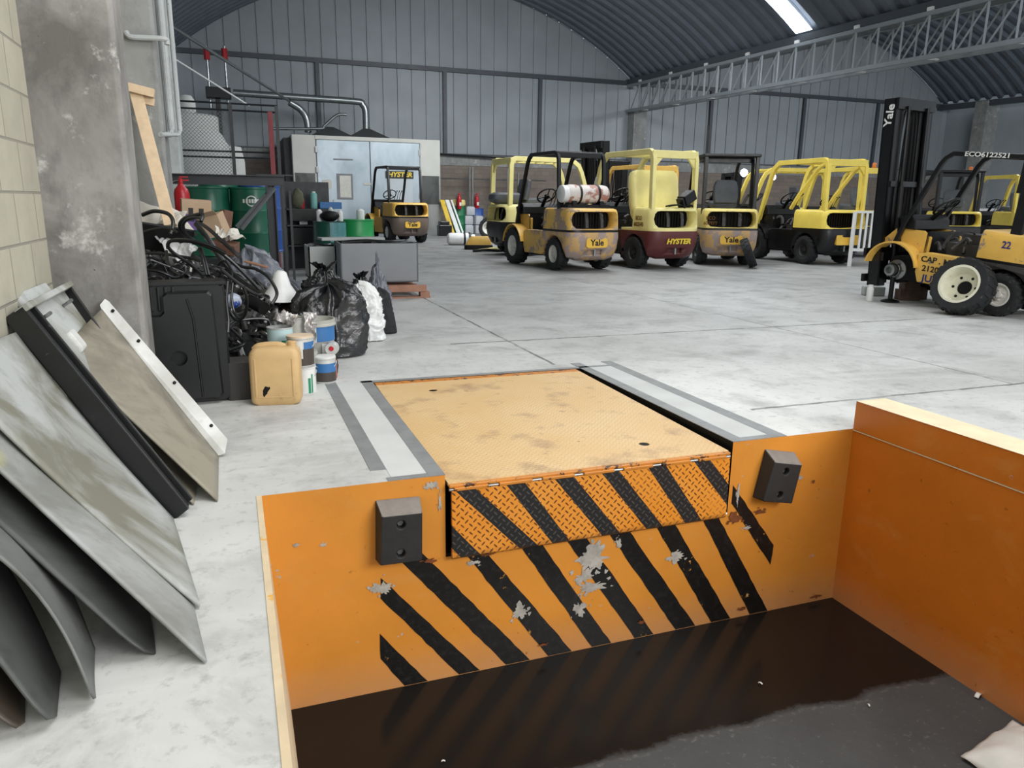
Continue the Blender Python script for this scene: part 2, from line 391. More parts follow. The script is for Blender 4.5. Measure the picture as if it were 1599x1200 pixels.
def pillar_mat(name, c, dark):
    m, nt, b = _nodes(name); p = world_pos(nt)
    n1 = noise_n(nt, p, 1.5, 6, .66, .4); n2 = noise_n(nt, p, 6, 6, .72, 0, (1,1,.45)); n3 = noise_n(nt, p, 24, 4, .7)
    col = mixc(nt, ramp(nt, n1, .38, .66), lin(c), lin(dark)); col = mixc(nt, math_n(nt, 'MULTIPLY', ramp(nt, n2, .5, .7), .5), col, lin(tuple(v*.72 for v in dark)))
    col = mixc(nt, ramp(nt, n3, .69, .72), col, lin((52,50,48)))
    col = mixc(nt, ramp(nt, noise_n(nt, p, 3.3, 5, .7), .60, .70), col, lin((190,189,184)))
    L(nt, col, b.inputs['Base Color']); b.inputs['Roughness'].default_value = .85; bump(nt, b, n2, .4, .012); return m
M_pil = pillar_mat('stained_concrete', (150,148,144), (104,101,97)); M_pil2 = pillar_mat('grey_concrete', (150,151,149), (128,129,127))
M_pilw = pillar_mat('whitewashed_concrete', (188,192,192), (170,174,174))
def pillar(name, x0, x1, y0, y1, h, mt):
    w = MB(); c = .025
    w.prism([(x0,y0),(x1-c,y0),(x1,y0+c),(x1,y1),(x0,y1)], 0, h, 'z'); return struct(w.build(name, mt, smooth=0, bevel=.006))
pillar('pillar_near', WALL_X-.05, -.525, 5.0, 5.42, 6.5, M_pil)
p2 = pillar('pillar_middle', WALL_X-.05, -.50, 7.75, 8.35, 6.5, M_pil2)
pillar('pillar_far', WALL_X-.05, -.52, 10.7, 11.25, 6.8, M_pilw)
# pale conduits strapped to the middle pillar
for i, (x, r) in enumerate([(-.455,.030),(-.385,.022)]):
    w = MB(); w.tube([(x,8.12+i*.05,2.02),(x,8.12+i*.05,6.4)], r, 10); w.tube([(x,8.12+i*.05,2.02),(x-.01,8.0,1.97),(-.53,7.74,1.95)], r*.8, 8)
    tag(w.build('conduit', M_pilw), ['pale wide conduit running up the second concrete pillar', 'pale thin conduit standing off the second concrete pillar'][i], 'pipe')
w = MB(); w.tube(spline([(-0.723,7.720,2.780), (-0.694,7.700,2.743), (-0.585,7.700,2.742), (-0.448,7.700,2.747), (-0.410,7.740,2.747), (-0.408,7.740,2.706)], 4), .022, 8)
tag(w.build('conduit', M_pilw), 'pale bent conduit crossing the front of the second concrete pillar', 'pipe')

# far wall: ribbed sheet metal above a block dado, under two arched roofs
def arch_z(x, x0, x1, rise=3.75, eave=7.55):
    c = (x0+x1)/2; h = (x1-x0)/2; Rr = (h*h+rise*rise)/(2*rise); dx = min(abs(x-c), h)
    return eave-(Rr-rise)+math.sqrt(Rr*Rr-dx*dx)
M_sheet = plain('grey_wall_sheet', (150,157,162), .5, 0, .07, .6)
M_sheetdark = plain('slate_steel', (70,76,82), .5, .0, .06, 2)
w = MB()
x = EAVE_L-.8; pitch = .68
while x < 46.:
    for (a, b_, d) in ((0,.60,0),(.60,.62,.05),(.62,.66,.05),(.66,.68,0)):
        xa, xb = x+a, x+b_
        def top(q): return (arch_z(q, EAVE_L, EAVE_R) if q < EAVE_R else arch_z(q, EAVE_R, EAVE_2) if q < EAVE_2 else 7.6)+.1
        da, db = (0,0) if d == 0 and a == 0 else ((0,.05) if a == .60 else (.05,.05) if a == .62 else (.05,0))
        w.add([(xa,FAR_Y+da,3.6),(xb,FAR_Y+db,3.6),(xb,FAR_Y+db,top(xb)),(xa,FAR_Y+da,top(xa))], [(0,1,2,3)])
    x += pitch
struct(w.build('wall_far_cladding', M_sheet, smooth=0))
w = MB(); w.box(EAVE_L-.8, 46., FAR_Y-.12, FAR_Y+.1, 0, 3.1)
struct(w.build('wall_far', block_mat('brown_block', (134,122,112), (120,110,102), (108,102,96), .42, .21, 'XZ'), smooth=0))
w = MB(); w.box(EAVE_L-.8, 46., FAR_Y-.16, FAR_Y+.1, 3.1, 3.6); struct(w.build('wall_far_ring_beam', M_pil2, smooth=0))
w = MB(); w.box(EAVE_L-.5, 46., FAR_Y-.14, FAR_Y-.01, 7.36, 7.56)
for px in (4.15, 10.05, 14.95, 25.0, 31.2, 36.6): w.box(px-.09, px+.09, FAR_Y-.15, FAR_Y-.01, 3.5, 7.4)
w.box(EAVE_L, 46., FAR_Y-.18, FAR_Y-.12, 3.6, 3.66)
struct(w.build('wall_far_girts', M_sheetdark, smooth=0))
w = MB(); w.box(20.0, 20.75, FAR_Y-.6, FAR_Y, 0, 6.2); struct(w.build('pillar_valley', M_pil2, smooth=0))
w = MB(); w.box(41.2, 42.2, 33.5, 34.3, 0, 7.4); struct(w.build('pillar_right', M_pil2, smooth=0))
w = MB(); w.box(-2.5, -2.2, 11.2, FAR_Y, 0, 8.); w.box(-2.5, WALL_X, 11.2, 11.4, 0, 8.)
struct(w.build('wall_left_back', M_sheet, smooth=0))
w = MB(); w.box(42.2, 42.5, 6., FAR_Y, 0, 9.); struct(w.build('wall_right', M_sheet, smooth=0))

# corrugated arched roofs, falling slightly towards the front for drainage
SLOPE = .018
M_roof = plain('blue_grey_roof_sheet', (98,106,116), .42, .1, .08, 1.5)
def roof(name, x0, x1, y0, y1):
    w = MB(); prof = []; yy = y0; pt = .72
    while yy < y1:
        prof += [(yy,0),(yy+.26,0),(yy+.36,.14),(yy+.62,.14)]; yy += pt
    ns = 44; rings = []
    for i in range(ns+1):
        xx = x0+(x1-x0)*i/ns; rings.append([(xx, a, arch_z(xx, x0, x1)+d-(FAR_Y-a)*SLOPE) for a, d in prof])
    n = len(prof); vs = [p for r in rings for p in r]
    fs = [(k*n+i, k*n+i+1, (k+1)*n+i+1, (k+1)*n+i) for k in range(ns) for i in range(n-1)]
    w.add(vs, fs); return struct(w.build(name, M_roof, smooth=25))
roof('ceiling_bay_left', EAVE_L, EAVE_R, -6., FAR_Y+.1)
roof('ceiling_bay_right', EAVE_R, EAVE_2, 2., FAR_Y+.1)
# gutter and eave angle along the valley and the right eave
w = MB()
def rail(x0, x1, z0, z1, ya, yb):
    za, zb_ = -(FAR_Y-ya)*SLOPE, -(FAR_Y-yb)*SLOPE
    w.add([(x0,ya,z0+za),(x1,ya,z0+za),(x1,ya,z1+za),(x0,ya,z1+za),(x0,yb,z0+zb_),(x1,yb,z0+zb_),(x1,yb,z1+zb_),(x0,yb,z1+zb_)],
          [(0,1,2,3),(7,6,5,4),(0,4,5,1),(1,5,6,2),(2,6,7,3),(3,7,4,0)])
rail(19.75, 20.25, 7.38, 7.62, -6., FAR_Y); struct(w.build('trim_gutter', M_sheetdark, smooth=0))
w = MB(); rail(41.3, 41.7, 7.2, 7.5, 6., FAR_Y); struct(w.build('trim_eave', M_sheetdark, smooth=0))
# lattice beam under the valley: two planes of angles joined by chords
tb = empty('beam_lattice', (0,0,0)); struct(tb)
M_tr = plain('truss_grey', (138,145,149), .5, .1, .06, 2)
for xo in (19.72, 20.32):
    w = MB(); rail(xo-.05, xo+.05, 7.22, 7.34, -2., FAR_Y-.3); w.build('top_chord', M_tr, tb, smooth=0)
    w = MB(); rail(xo-.05, xo+.05, 6.0, 6.13, -2., FAR_Y-.3); w.build('bottom_chord', M_tr, tb, smooth=0)
    w = MB(); yy = -1.6; k = 0
    while yy < FAR_Y-.6:
        z0, z1 = 6.1-(FAR_Y-yy)*SLOPE, 7.25-(FAR_Y-yy)*SLOPE
        w.tube([(xo,yy,z0),(xo,yy,z1)], .042, 4); w.tube([(xo,yy,z1),(xo,yy+.85,z0)], .036, 4); yy += .95
    w.build('lattice_web', M_tr, tb, smooth=0)
w = MB(); yy = -1.6
while yy < FAR_Y-.5:
    z = -(FAR_Y-yy)*SLOPE; w.box(19.72, 20.32, yy-.04, yy+.04, 6.02+z, 6.07+z); w.box(19.68, 19.76, yy-.1, yy+.1, 7.3+z, 7.45+z); yy += 2.85
w.build('batten_plate', M_white, tb, smooth=0)

# translucent strips let into the right flank of the left roof
M_sky = glow('daylight_sheet', (236,244,255), 5.0)
for k, yy in enumerate((23.35, 13.9, 4.5)):
    w = MB(); ns = 16; vs = []
    for i in range(ns+1):
        xx = 11.0+(19.75-11.0)*i/ns; z = arch_z(xx, EAVE_L, EAVE_R)
        for a in (yy, yy+.85): vs.append((xx, a, z-.05-(FAR_Y-a)*SLOPE))
    w.add(vs, [(2*i, 2*i+1, 2*i+3, 2*i+2) for i in range(ns)])
    struct(w.build('window_%d' % (k+1), M_sky, smooth=60))

# ------------------------------------------------------------------ light and camera
wd = bpy.data.worlds.new('sky'); SC.world = wd; wd.use_nodes = True
bg = wd.node_tree.nodes['Background']; bg.inputs[0].default_value = (.86,.93,1.,1); bg.inputs[1].default_value = 1.0
def area(name, loc, rot, sx, sy, power, col=(1,1,1)):
    l = bpy.data.lights.new(name, 'AREA'); l.shape = 'RECTANGLE'; l.size = sx; l.size_y = sy; l.energy = power; l.color = col
    o = bpy.data.objects.new(name, l); COL.objects.link(o); o.location = loc; o.rotation_euler = tuple(R(a) for a in rot); return o
area('daylight_dock_opening', (7.0,-5.8,4.6), (65,0,30), 6., 4., 900., (1,.985,.96))
area('fill_light_dock', (2.2,3.0,6.2), (0,0,0), 4., 4., 260., (1,.99,.97))  # unseen area light added above the dock
for lx, ly, lz, pw, tl_ in ((9.,9.,8.,300.,0),(9.,16.,8.,540.,18),(11.,23.5,8.2,980.,26),(29.,12.,8.,560.,20),(30.,20.,8.2,1250.,28)):
    area('fill_light_hall', (lx,ly,lz), (tl_,0,0), 6., 3., pw, (.95,.98,1))  # unseen area lights added under the roof, most tilted to brighten the far wall
cam = bpy.data.cameras.new('camera'); co = bpy.data.objects.new('camera', cam); COL.objects.link(co); SC.camera = co
cam.sensor_fit = 'HORIZONTAL'; cam.sensor_width = 36.; cam.lens = 36.*1175./1599.; cam.clip_end = 200.
yaw, pitch_, roll_ = R(20.3), R(13.6), R(.74)
fw = Vector((math.sin(yaw)*math.cos(pitch_), math.cos(yaw)*math.cos(pitch_), -math.sin(pitch_)))
rt = Vector((math.cos(yaw), -math.sin(yaw), 0)); up = rt.cross(fw)
r2 = rt*math.cos(roll_)+up*math.sin(roll_); u2 = -rt*math.sin(roll_)+up*math.cos(roll_)
co.matrix_world = Matrix(((r2.x,u2.x,-fw.x,0),(r2.y,u2.y,-fw.y,0),(r2.z,u2.z,-fw.z,1.4),(0,0,0,1)))
vs_ = SC.view_settings; vs_.view_transform = 'Standard'; vs_.look = 'None'; vs_.exposure = .06; vs_.gamma = 1.; vs_.use_curve_mapping = False

# ------------------------------------------------------------------ dock leveller, bumpers, floor frames
def tread_mat(name, base, pale, mark_dark=True, stripes=None, plane='XY', cell=.045):
    """steel tread plate: raised lozenges turned alternately, paint rubbed off or grime between them"""
    m, nt, b = _nodes(name); p = world_pos(nt)
    sp = N(nt, 'ShaderNodeSeparateXYZ'); L(nt, p, sp.inputs[0]); U = sp.outputs[0]; V = sp.outputs[1 if plane == 'XY' else 2]
    a = math_n(nt, 'DIVIDE', math_n(nt, 'ADD', U, V), cell*1.414); c = math_n(nt, 'DIVIDE', math_n(nt, 'SUBTRACT', U, V), cell*1.414)
    ck = N(nt, 'ShaderNodeMath', operation='MODULO'); L(nt, math_n(nt, 'ADD', math_n(nt, 'ADD', math_n(nt, 'FLOOR', a), math_n(nt, 'FLOOR', c)), 2000.), ck.inputs[0]); ck.inputs[1].default_value = 2.
    par = math_n(nt, 'GREATER_THAN', ck.outputs[0], .5)
    fa = math_n(nt, 'SUBTRACT', math_n(nt, 'FRACT', a), .5); fc = math_n(nt, 'SUBTRACT', math_n(nt, 'FRACT', c), .5)
    def loz(l, s): # ellipse
        return math_n(nt, 'SUBTRACT', 1., math_n(nt, 'ADD', math_n(nt, 'POWER', math_n(nt, 'DIVIDE', l, .46), 2.), math_n(nt, 'POWER', math_n(nt, 'DIVIDE', s, .15), 2.)))
    e1, e2 = loz(fa, fc), loz(fc, fa)
    e = math_n(nt, 'ADD', math_n(nt, 'MULTIPLY', e1, par), math_n(nt, 'MULTIPLY', e2, math_n(nt, 'SUBTRACT', 1., par)))
    mark = ramp(nt, e, 0., .35)
    n1 = noise_n(nt, p, 1.7, 6, .66, .5); n2 = noise_n(nt, p, 7, 6, .7); n3 = noise_n(nt, p, 3.4, 4, .6)
    col = mixc(nt, ramp(nt, n1, .4, .7), lin(base), lin(pale))
    if stripes:
        msk = None
        for (u0, u1, w0, w1, t0, t1) in stripes:   # stripe: left edge line (u0,w0)->(u1,w1), right edge offset by t0..t1
            k = (u1-u0)/(w1-w0); xl = math_n(nt, 'ADD', math_n(nt, 'MULTIPLY', math_n(nt, 'SUBTRACT', V, w0), k), u0)
            d = math_n(nt, 'SUBTRACT', math_n(nt, 'ADD', U, math_n(nt, 'MULTIPLY', math_n(nt, 'SUBTRACT', n2, .5), .012)), xl)
            q = math_n(nt, 'MULTIPLY', math_n(nt, 'GREATER_THAN', d, t0), math_n(nt, 'LESS_THAN', d, t1))
            msk = q if msk is None else math_n(nt, 'MAXIMUM', msk, q)
        col = mixc(nt, msk, col, lin((33,33,34)))
        col = mixc(nt, math_n(nt, 'MULTIPLY', mark, math_n(nt, 'MULTIPLY', math_n(nt, 'SUBTRACT', 1., msk), ramp(nt, n3, .25, .5))), col, lin((112,66,26)))
        col = mixc(nt, math_n(nt, 'MULTIPLY', mark, math_n(nt, 'MULTIPLY', msk, .5)), col, lin((96,92,86)))
        low = math_n(nt, 'MULTIPLY', ramp(nt, math_n(nt, 'ADD', V, math_n(nt, 'MULTIPLY', n2, .08)), -.385, -.43), .9)
        col = mixc(nt, math_n(nt, 'MULTIPLY', low, ramp(nt, n2, .4, .52)), col, lin((48,32,24)))
    else:
        col = mixc(nt, math_n(nt, 'MULTIPLY', mark, ramp(nt, n1, .3, .7)), col, lin((212,160,92)))
        col = mixc(nt, math_n(nt, 'MULTIPLY', ramp(nt, n3, .54, .70), .6), col, lin((150,114,90)))
        col = mixc(nt, math_n(nt, 'MULTIPLY', ramp(nt, n2, .62, .70), .5), col, lin((120,86,66)))
    L(nt, col, b.inputs['Base Color']); b.inputs['Roughness'].default_value = .42
    bump(nt, b, math_n(nt, 'ADD', mark, math_n(nt, 'MULTIPLY', n2, .1)), .6, .004)
    return m
# lip stripes in (x, z) of the lip face
ls = [(1.05,1.476,-.058,-.504,-.055,.055),(1.335,1.63,-.058,-.464,-.052,.055),(1.62,1.94,-.058,-.455,-.058,.058),(1.905,2.23,-.055,-.46,-.056,.056),(2.20,2.50,-.045,-.464,-.058,.058),(2.50,2.80,-.042,-.40,-.055,.055),(.82,1.10,-.14,-.47,-.05,.06)]
M_deck = tread_mat('deck_tread_plate', (220,184,130), (226,198,152), cell=.030)
M_lip = tread_mat('lip_tread_plate', (224,140,38), (228,152,60), stripes=ls, plane='XZ', cell=.033)
M_edge = plain('worn_orange_steel', (206,132,48), .45, 0, .1, 8, wear=(66,40,24), wear_at=.56, wscale=16)
lev = tag(empty('dock_leveler', (1.87,3.62,0)), 'orange tread plate dock leveler with black striped lip hanging over the pit', 'dock leveler')
def lv(o): o.parent = lev; o.matrix_parent_inverse = Matrix.Translation((-1.87,-3.62,0)); return o
XA, XB = LEV_X0+.012, LEV_X1-.045
d = MB(); yf, yb, zf, zk, t = 3.60, LEV_Y1-.09, -.042, -.004, .016
d.add([(XA,yf,zf),(XB,yf,zf),(XB,yb,zk),(XA,yb,zk),(XA,yf,zf-t),(XB,yf,zf-t),(XB,yb,zk-t),(XA,yb,zk-t)], [(0,1,2,3),(7,6,5,4),(0,4,5,1),(1,5,6,2),(2,6,7,3),(3,7,4,0)])
deck = d.build('deck_plate', M_deck, smooth=0)
for (hx, hy) in ((1.372,5.45),(2.30,3.86),(1.66,5.55),(1.93,4.02)):
    r = .034 if hx in (1.372, 2.30) else .010
    c = MB(); c.at((hx,hy,-.1)); c.lathe([(r,0),(r,.2)], 20); cut(deck, c.build('cutter', M_dark))
    if r > .03:
        c = MB(); c.at((hx,hy,-.09)); c.lathe([(r*.99,0),(r*.99,.078 if hy > 5 else .050)], 20); lv(c.build('hole_shade_plug', M_dark))  # black plug filling the hole, standing in for the shade inside it
lv(deck)
d = MB(); d.box(XA, XB, LEV_Y1-.085, LEV_Y1-.005, -.02, -.002); lv(d.build('rear_hinge_bar', M_edge, smooth=0, bevel=.003))
d = MB(); d.box(XA, XB, 3.575, 3.60, -.062, -.046)                                 # steel edge below the deck
for i in range(7): a = XA+(XB-XA)*(i+.1)/7; d.box(a, a+.19, 3.565, 3.60, -.078, -.060)
lv(d.build('lip_hinge', M_edge, smooth=0, bevel=.004))
d = MB(); d.tube([(XA,3.585,-.072),(XB,3.585,-.072)], .010, 10); lv(d.build('hinge_pin', M_steel))
d = MB(); d.prism([(3.572,-.078),(3.592,-.078),(3.592,-.455),(3.580,-.468),(3.566,-.455)], XA+.012, XB-.004, 'x'); lv(d.build('lip_plate', M_lip, smooth=0))
# dark frame of the leveller pit (part of the building)
w = MB(); w.box(LEV_X0-.02, LEV_X0, DOCK_Y+.001, LEV_Y1, -.46, -.001); w.box(LEV_X1, LEV_X1+.02, DOCK_Y+.001, LEV_Y1, -.46, -.001); w.box(LEV_X0, LEV_X1, LEV_Y1-.001, LEV_Y1+.02, -.46, -.001); w.box(LEV_X0, LEV_X1, DOCK_Y+.02, LEV_Y1, -.50, -.46)
struct(w.build('wall_leveler_pit', M_dark, smooth=0))
M_frame = plain('grey_steel_angle', (150,152,152), .5, .2, .12, 6)
M_pale = plain('fresh_pale_concrete', (206,208,206), .7, 0, .07, 2.5, bumpy=.2)
w = MB()
w.box(LEV_X0-.085, LEV_X0+.001, DOCK_Y-.002, LEV_Y1+.06, .0005, .004); w.box(LEV_X0-.36, LEV_X0-.275, DOCK_Y+.18, LEV_Y1+.10, .0005, .003)
w.box(LEV_X1-.001, LEV_X1+.09, DOCK_Y-.002, LEV_Y1+.2, .0005, .004); w.box(LEV_X1+.30, LEV_X1+.40, DOCK_Y+.05, LEV_Y1+.20, .0005, .003)
w.box(LEV_X0-.09, LEV_X1+.40, LEV_Y1-.001, LEV_Y1+.05, .0005, .004); w.box(LEV_X1+.09, LEV_X1+.40, DOCK_Y+.0, DOCK_Y+.06, .0005, .0035); w.box(LEV_X0-.3, LEV_X0-.085, DOCK_Y+.0, DOCK_Y+.05, .0005, .0035)
struct(w.build('trim_1', M_frame, smooth=0))
w = MB(); w.box(LEV_X1+.09, LEV_X1+.30, DOCK_Y+.06, LEV_Y1+.15, .0004, .002); w.box(LEV_X0-.275, LEV_X0-.085, DOCK_Y+.05, LEV_Y1+.06, .0004, .002)
struct(w.build('trim_2', M_pale, smooth=0))

# rubber dock bumpers, bolted to the dock face
M_bump = plain('black_bumper_rubber', (40,40,40), .62, 0, .15, 9, wear=(86,84,82), wear_at=.66, wscale=8, bumpy=.3)
M_scuff = plain('scuffed_bumper_top', (132,126,120), .7, 0, .15, 12)
def bumper(cx, cz, wd_, h, dep, rot, label):
    o = tag(empty('dock_bumper', (cx, DOCK_Y, cz)), label, 'dock bumper', 'dock bumpers')
    o.rotation_euler = (0, R(rot), 0)
    b = MB(); hx, hz = wd_/2, h/2
    b.loft([[(-hx,0,-hz),(hx,0,-hz),(hx,0,hz),(-hx,0,hz)], [(-hx*.93,-dep,-hz*.94),(hx*.95,-dep,-hz*.94),(hx*.93,-dep,hz*.66),(-hx*.86,-dep,hz*.66)]])
    body = b.build('rubber_block', [M_bump, M_scuff], o, smooth=0)
    for hz_ in (.33, -.62):
        c = MB(); c.at((0.0,-dep-.02,hz*hz_)); c.lathe([(.022,0),(.022,.06)], 16, 'y')
        cu = c.build('cutter', M_dark); cu.parent = o; bpy.context.view_layer.update(); cut(body, cu)
        c = MB(); c.at((0,-dep+.03,hz*hz_)); c.lathe([(.017,0),(.017,.015)], 6, 'y'); c.build('bolt', M_steel, o)
    for p in body.data.polygons:
        if p.normal.z > .35 and p.area > .005: p.material_index = 1
    b = body.modifiers.new('bevel', 'BEVEL'); b.width = .008; b.segments = 3; b.limit_method = 'ANGLE'
    return o
bumper(.712, -.262, .235, .335, .095, 1.5, 'black rubber dock bumper left of the striped lip, scuffed grey on top')
bumper(3.10, -.245, .24, .32, .10, 11., 'black rubber dock bumper hanging askew right of the striped lip')
# rusty knocked spot beside the lip end
# litter in the pit
M_bag = plain('crumpled_white_sack', (226,226,222), .6, 0, .06, 8)
s = MB()
def sack(u, v):
    a = (u-.5); b_ = (v-.5); x_, y_ = a*.50, b_*.42
    z = .10*max(0, 1-(2*abs(a))**3)*max(0, 1-(2*abs(b_))**3)+.025*mnoise.noise((x_*9, y_*9, 3.))+.012
    return (x_, y_, max(.003, z))
s.grid(sack, 24, 20); o = s.build('white_sack', M_bag, solid=.006); put(o, (3.44,2.02,PIT_Z+.004), 12); tag(o, 'crumpled white sack lying on the pit floor', 'sack')
for i, (px, lab) in enumerate([((3.675,2.499,-1.210), 'curled pale shaving on the pit floor against the right wall'), ((3.038,2.634,-1.210), 'tiny white speck on the pit floor near the wet edge'), ((2.607,2.982,-1.210), 'pale scrap on the wet pit floor below the striped wall'), ((0.778,2.983,-1.210), 'round pale pebble on the wet pit floor at its near end')]):
    s = MB(); rr = [.028,.010,.012,.009][i]
    s.grid(lambda u, v: ((u-.5)*rr*2, (v-.5)*rr*.8, .006+.012*math.sin(PI*u)*(1 if i == 0 else .5)), 8, 4)
    o = s.build('litter_scrap', M_white, solid=.003); put(o, (px[0], px[1], PIT_Z+.003), 20+i*50); tag(o, lab, 'scrap')

# ------------------------------------------------------------------ forklift trucks (own axes: +y forward, rear axle at y = 0)
WB = 1.6
def ypaint(name, c, wear=(150,132,112), at=.62, ws=4.): return plain(name, c, .42, 0, .07, 3., wear=wear, wear_at=at, wscale=ws)
M_y1 = ypaint('ochre_truck_paint', (230,184,88)); M_y1w = ypaint('scraped_ochre_paint', (228,184,96), (156,136,122), .52, 3.2)
M_y2 = ypaint('lemon_truck_paint', (242,230,154), (200,186,124), .66); M_y3 = ypaint('bright_yellow_paint', (244,218,98), (196,176,90), .7)
M_y4 = ypaint('pale_yellow_paint', (226,206,120), (160,140,96), .62); M_maroon = ypaint('maroon_truck_paint', (96,42,42), (140,110,100), .70)
M_brown = ypaint('worn_primer_paint', (112,98,88), (170,140,70), .66); M_ochre_cw = ypaint('chipped_counterweight_paint', (204,166,110), (160,142,136), .47, 4.5)
M_btruck = plain('gloss_black_truck', (14,14,16), .34, 0, .08, 3, wear=(60,60,60), wear_at=.68)
M_gbody = plain('dark_grey_truck', (62,60,58), .55, 0, .1, 3, wear=(110,104,96), wear_at=.62)
M_vinyl = plain('grey_seat_vinyl', (84,88,94), .6, 0, .1, 8); M_beige = plain('beige_seat_shell', (196,176,126), .55, 0, .1, 6)
M_rim_w = plain('white_wheel_rim', (222,220,212), .45, 0, .08, 9, wear=(150,138,116), wear_at=.62); M_rim_d = plain('dark_wheel_rim', (44,44,44), .5, .2, .1)
M_rim_c = plain('cream_wheel_rim', (224,222,200), .4, 0, .06, 9, wear=(190,180,150), wear_at=.66)
M_gbar = plain('dull_grille_steel', (74,72,74), .5, .2, .2, 14, wear=(150,146,140), wear_at=.6, wscale=18)
M_plate_y = plain('yellow_name_plate', (238,190,72), .4, 0, .04); M_lamp = glow('lit_headlamp', (225,240,255), 60.); M_amber = plain('amber_lens', (226,120,30), .3)
M_gascyl = plain('stained_gas_cylinder', (214,206,200), .45, 0, .06, 7, wear=(164,118,104), wear_at=.50, wscale=3.2)
M_y_txt = plain('yellow_lettering', (240,208,60), .4); M_w_txt = plain('white_lettering', (235,235,232), .4); M_brn_txt = plain('brown_lettering', (110,70,20), .5)

def tyre_mesh(r, w_, rim_r, name, lugs=True):
    b = MB(); hw = w_/2; k = r-rim_r
    b.lathe([(rim_r,-hw*.8),(rim_r+k*.15,-hw*.95),(r-k*.28,-hw),(r-.02,-hw*.9),(r-.014,-hw*.6),(r-.014,hw*.6),(r-.02,hw*.9),(r-k*.28,hw),(rim_r+k*.15,hw*.95),(rim_r,hw*.8)], 36, 'x', True)
    if lugs:
        n = 18
        for i in range(n):
            for s in (-1, 1):
                a = 2*PI*(i+(.25 if s > 0 else -.25))/n; ca, sa = math.cos(a), math.sin(a); da = .085
                def pt(x, rr, t): return (x, rr*math.cos(a+t), rr*math.sin(a+t))
                x0, x1 = s*hw*.08, s*hw*1.0
                b.add([pt(x0,r-.03,-da),pt(x1,r-.05,-da-.03),pt(x1,r-.05,da-.03),pt(x0,r-.03,da),pt(x0,r+.004,-da*.8),pt(x1*.98,r-.012,-da*.8-.03),pt(x1*.98,r-.012,da*.8-.03),pt(x0,r+.004,da*.8)],
                      [(0,3,2,1),(4,5,6,7),(0,1,5,4),(1,2,6,5),(2,3,7,6),(3,0,4,7)])
    return b.build(name, M_rubber)
def rim_mesh(rim_r, w_, mt, name='rim'):
    b = MB(); hw = w_/2
    for s in (-1, 1):
        b.lathe([(rim_r*.97,s*hw*.2),(rim_r*1.02,s*hw*.82),(rim_r*.90,s*hw*.84),(rim_r*.80,s*hw*.55),(rim_r*.62,s*hw*.42),(rim_r*.55,s*hw*.50),(rim_r*.30,s*hw*.52),(rim_r*.26,s*hw*.72),(.002,s*hw*.74)], 28, 'x')
        for k in range(6):
            a = 2*PI*k/6; c = Vector((s*hw*.46, rim_r*.43*math.cos(a), rim_r*.43*math.sin(a)))
            b.tube([c, c+Vector((s*.025,0,0))], .014, 6)
    return b.build(name, mt)
_T = {}
def wheel(parent, loc, kind, rim_mat, steer=0.):
    r, w_, rr = {'f': (.36,.25,.20), 'r': (.295,.21,.155)}[kind]
    key = (kind, rim_mat.name)
    if ('t', kind) not in _T: _T[('t', kind)] = tyre_mesh(r, w_, rr, 'wheel').data
    if key not in _T: _T[key] = rim_mesh(rr, w_, rim_mat).data
    for me in (_T[('t', kind)], _T[key]):
        for o in [o for o in bpy.data.objects if o.data == me and o.parent is None and 'keep' not in o]: bpy.data.objects.remove(o)
    o = bpy.data.objects.new('wheel', _T[('t', kind)]); COL.objects.link(o); o.parent = parent; o.location = loc; o.rotation_euler = (random.random()*6, 0, 0)
    if steer: o.rotation_euler = (0, 0, R(steer))
    q = bpy.data.objects.new('rim', _T[key]); COL.objects.link(q); q.parent = o; return o

def plan(hw, yr, yf_, rc, n=7):
    """plan outline of a counterweight: straight sides, large rounded rear corners; counter-clockwise"""
    out = [(hw, yf_)]
    out += [(-hw, yf_)]
    for k in range(n+1):
        a = R(180+90*k/n); out.append((-hw+rc+rc*math.cos(a), yr+rc*.75+rc*.75*math.sin(a)))
    m = 3
    for k in range(1, m): out.append((-hw+rc+(2*hw-2*rc)*k/m, yr-.02))
    for k in range(n+1):
        a = R(270+90*k/n); out.append((hw-rc+rc*math.cos(a), yr+rc*.75+rc*.75*math.sin(a)))
    return out
def lerp(a, b, t): return a+(b-a)*t

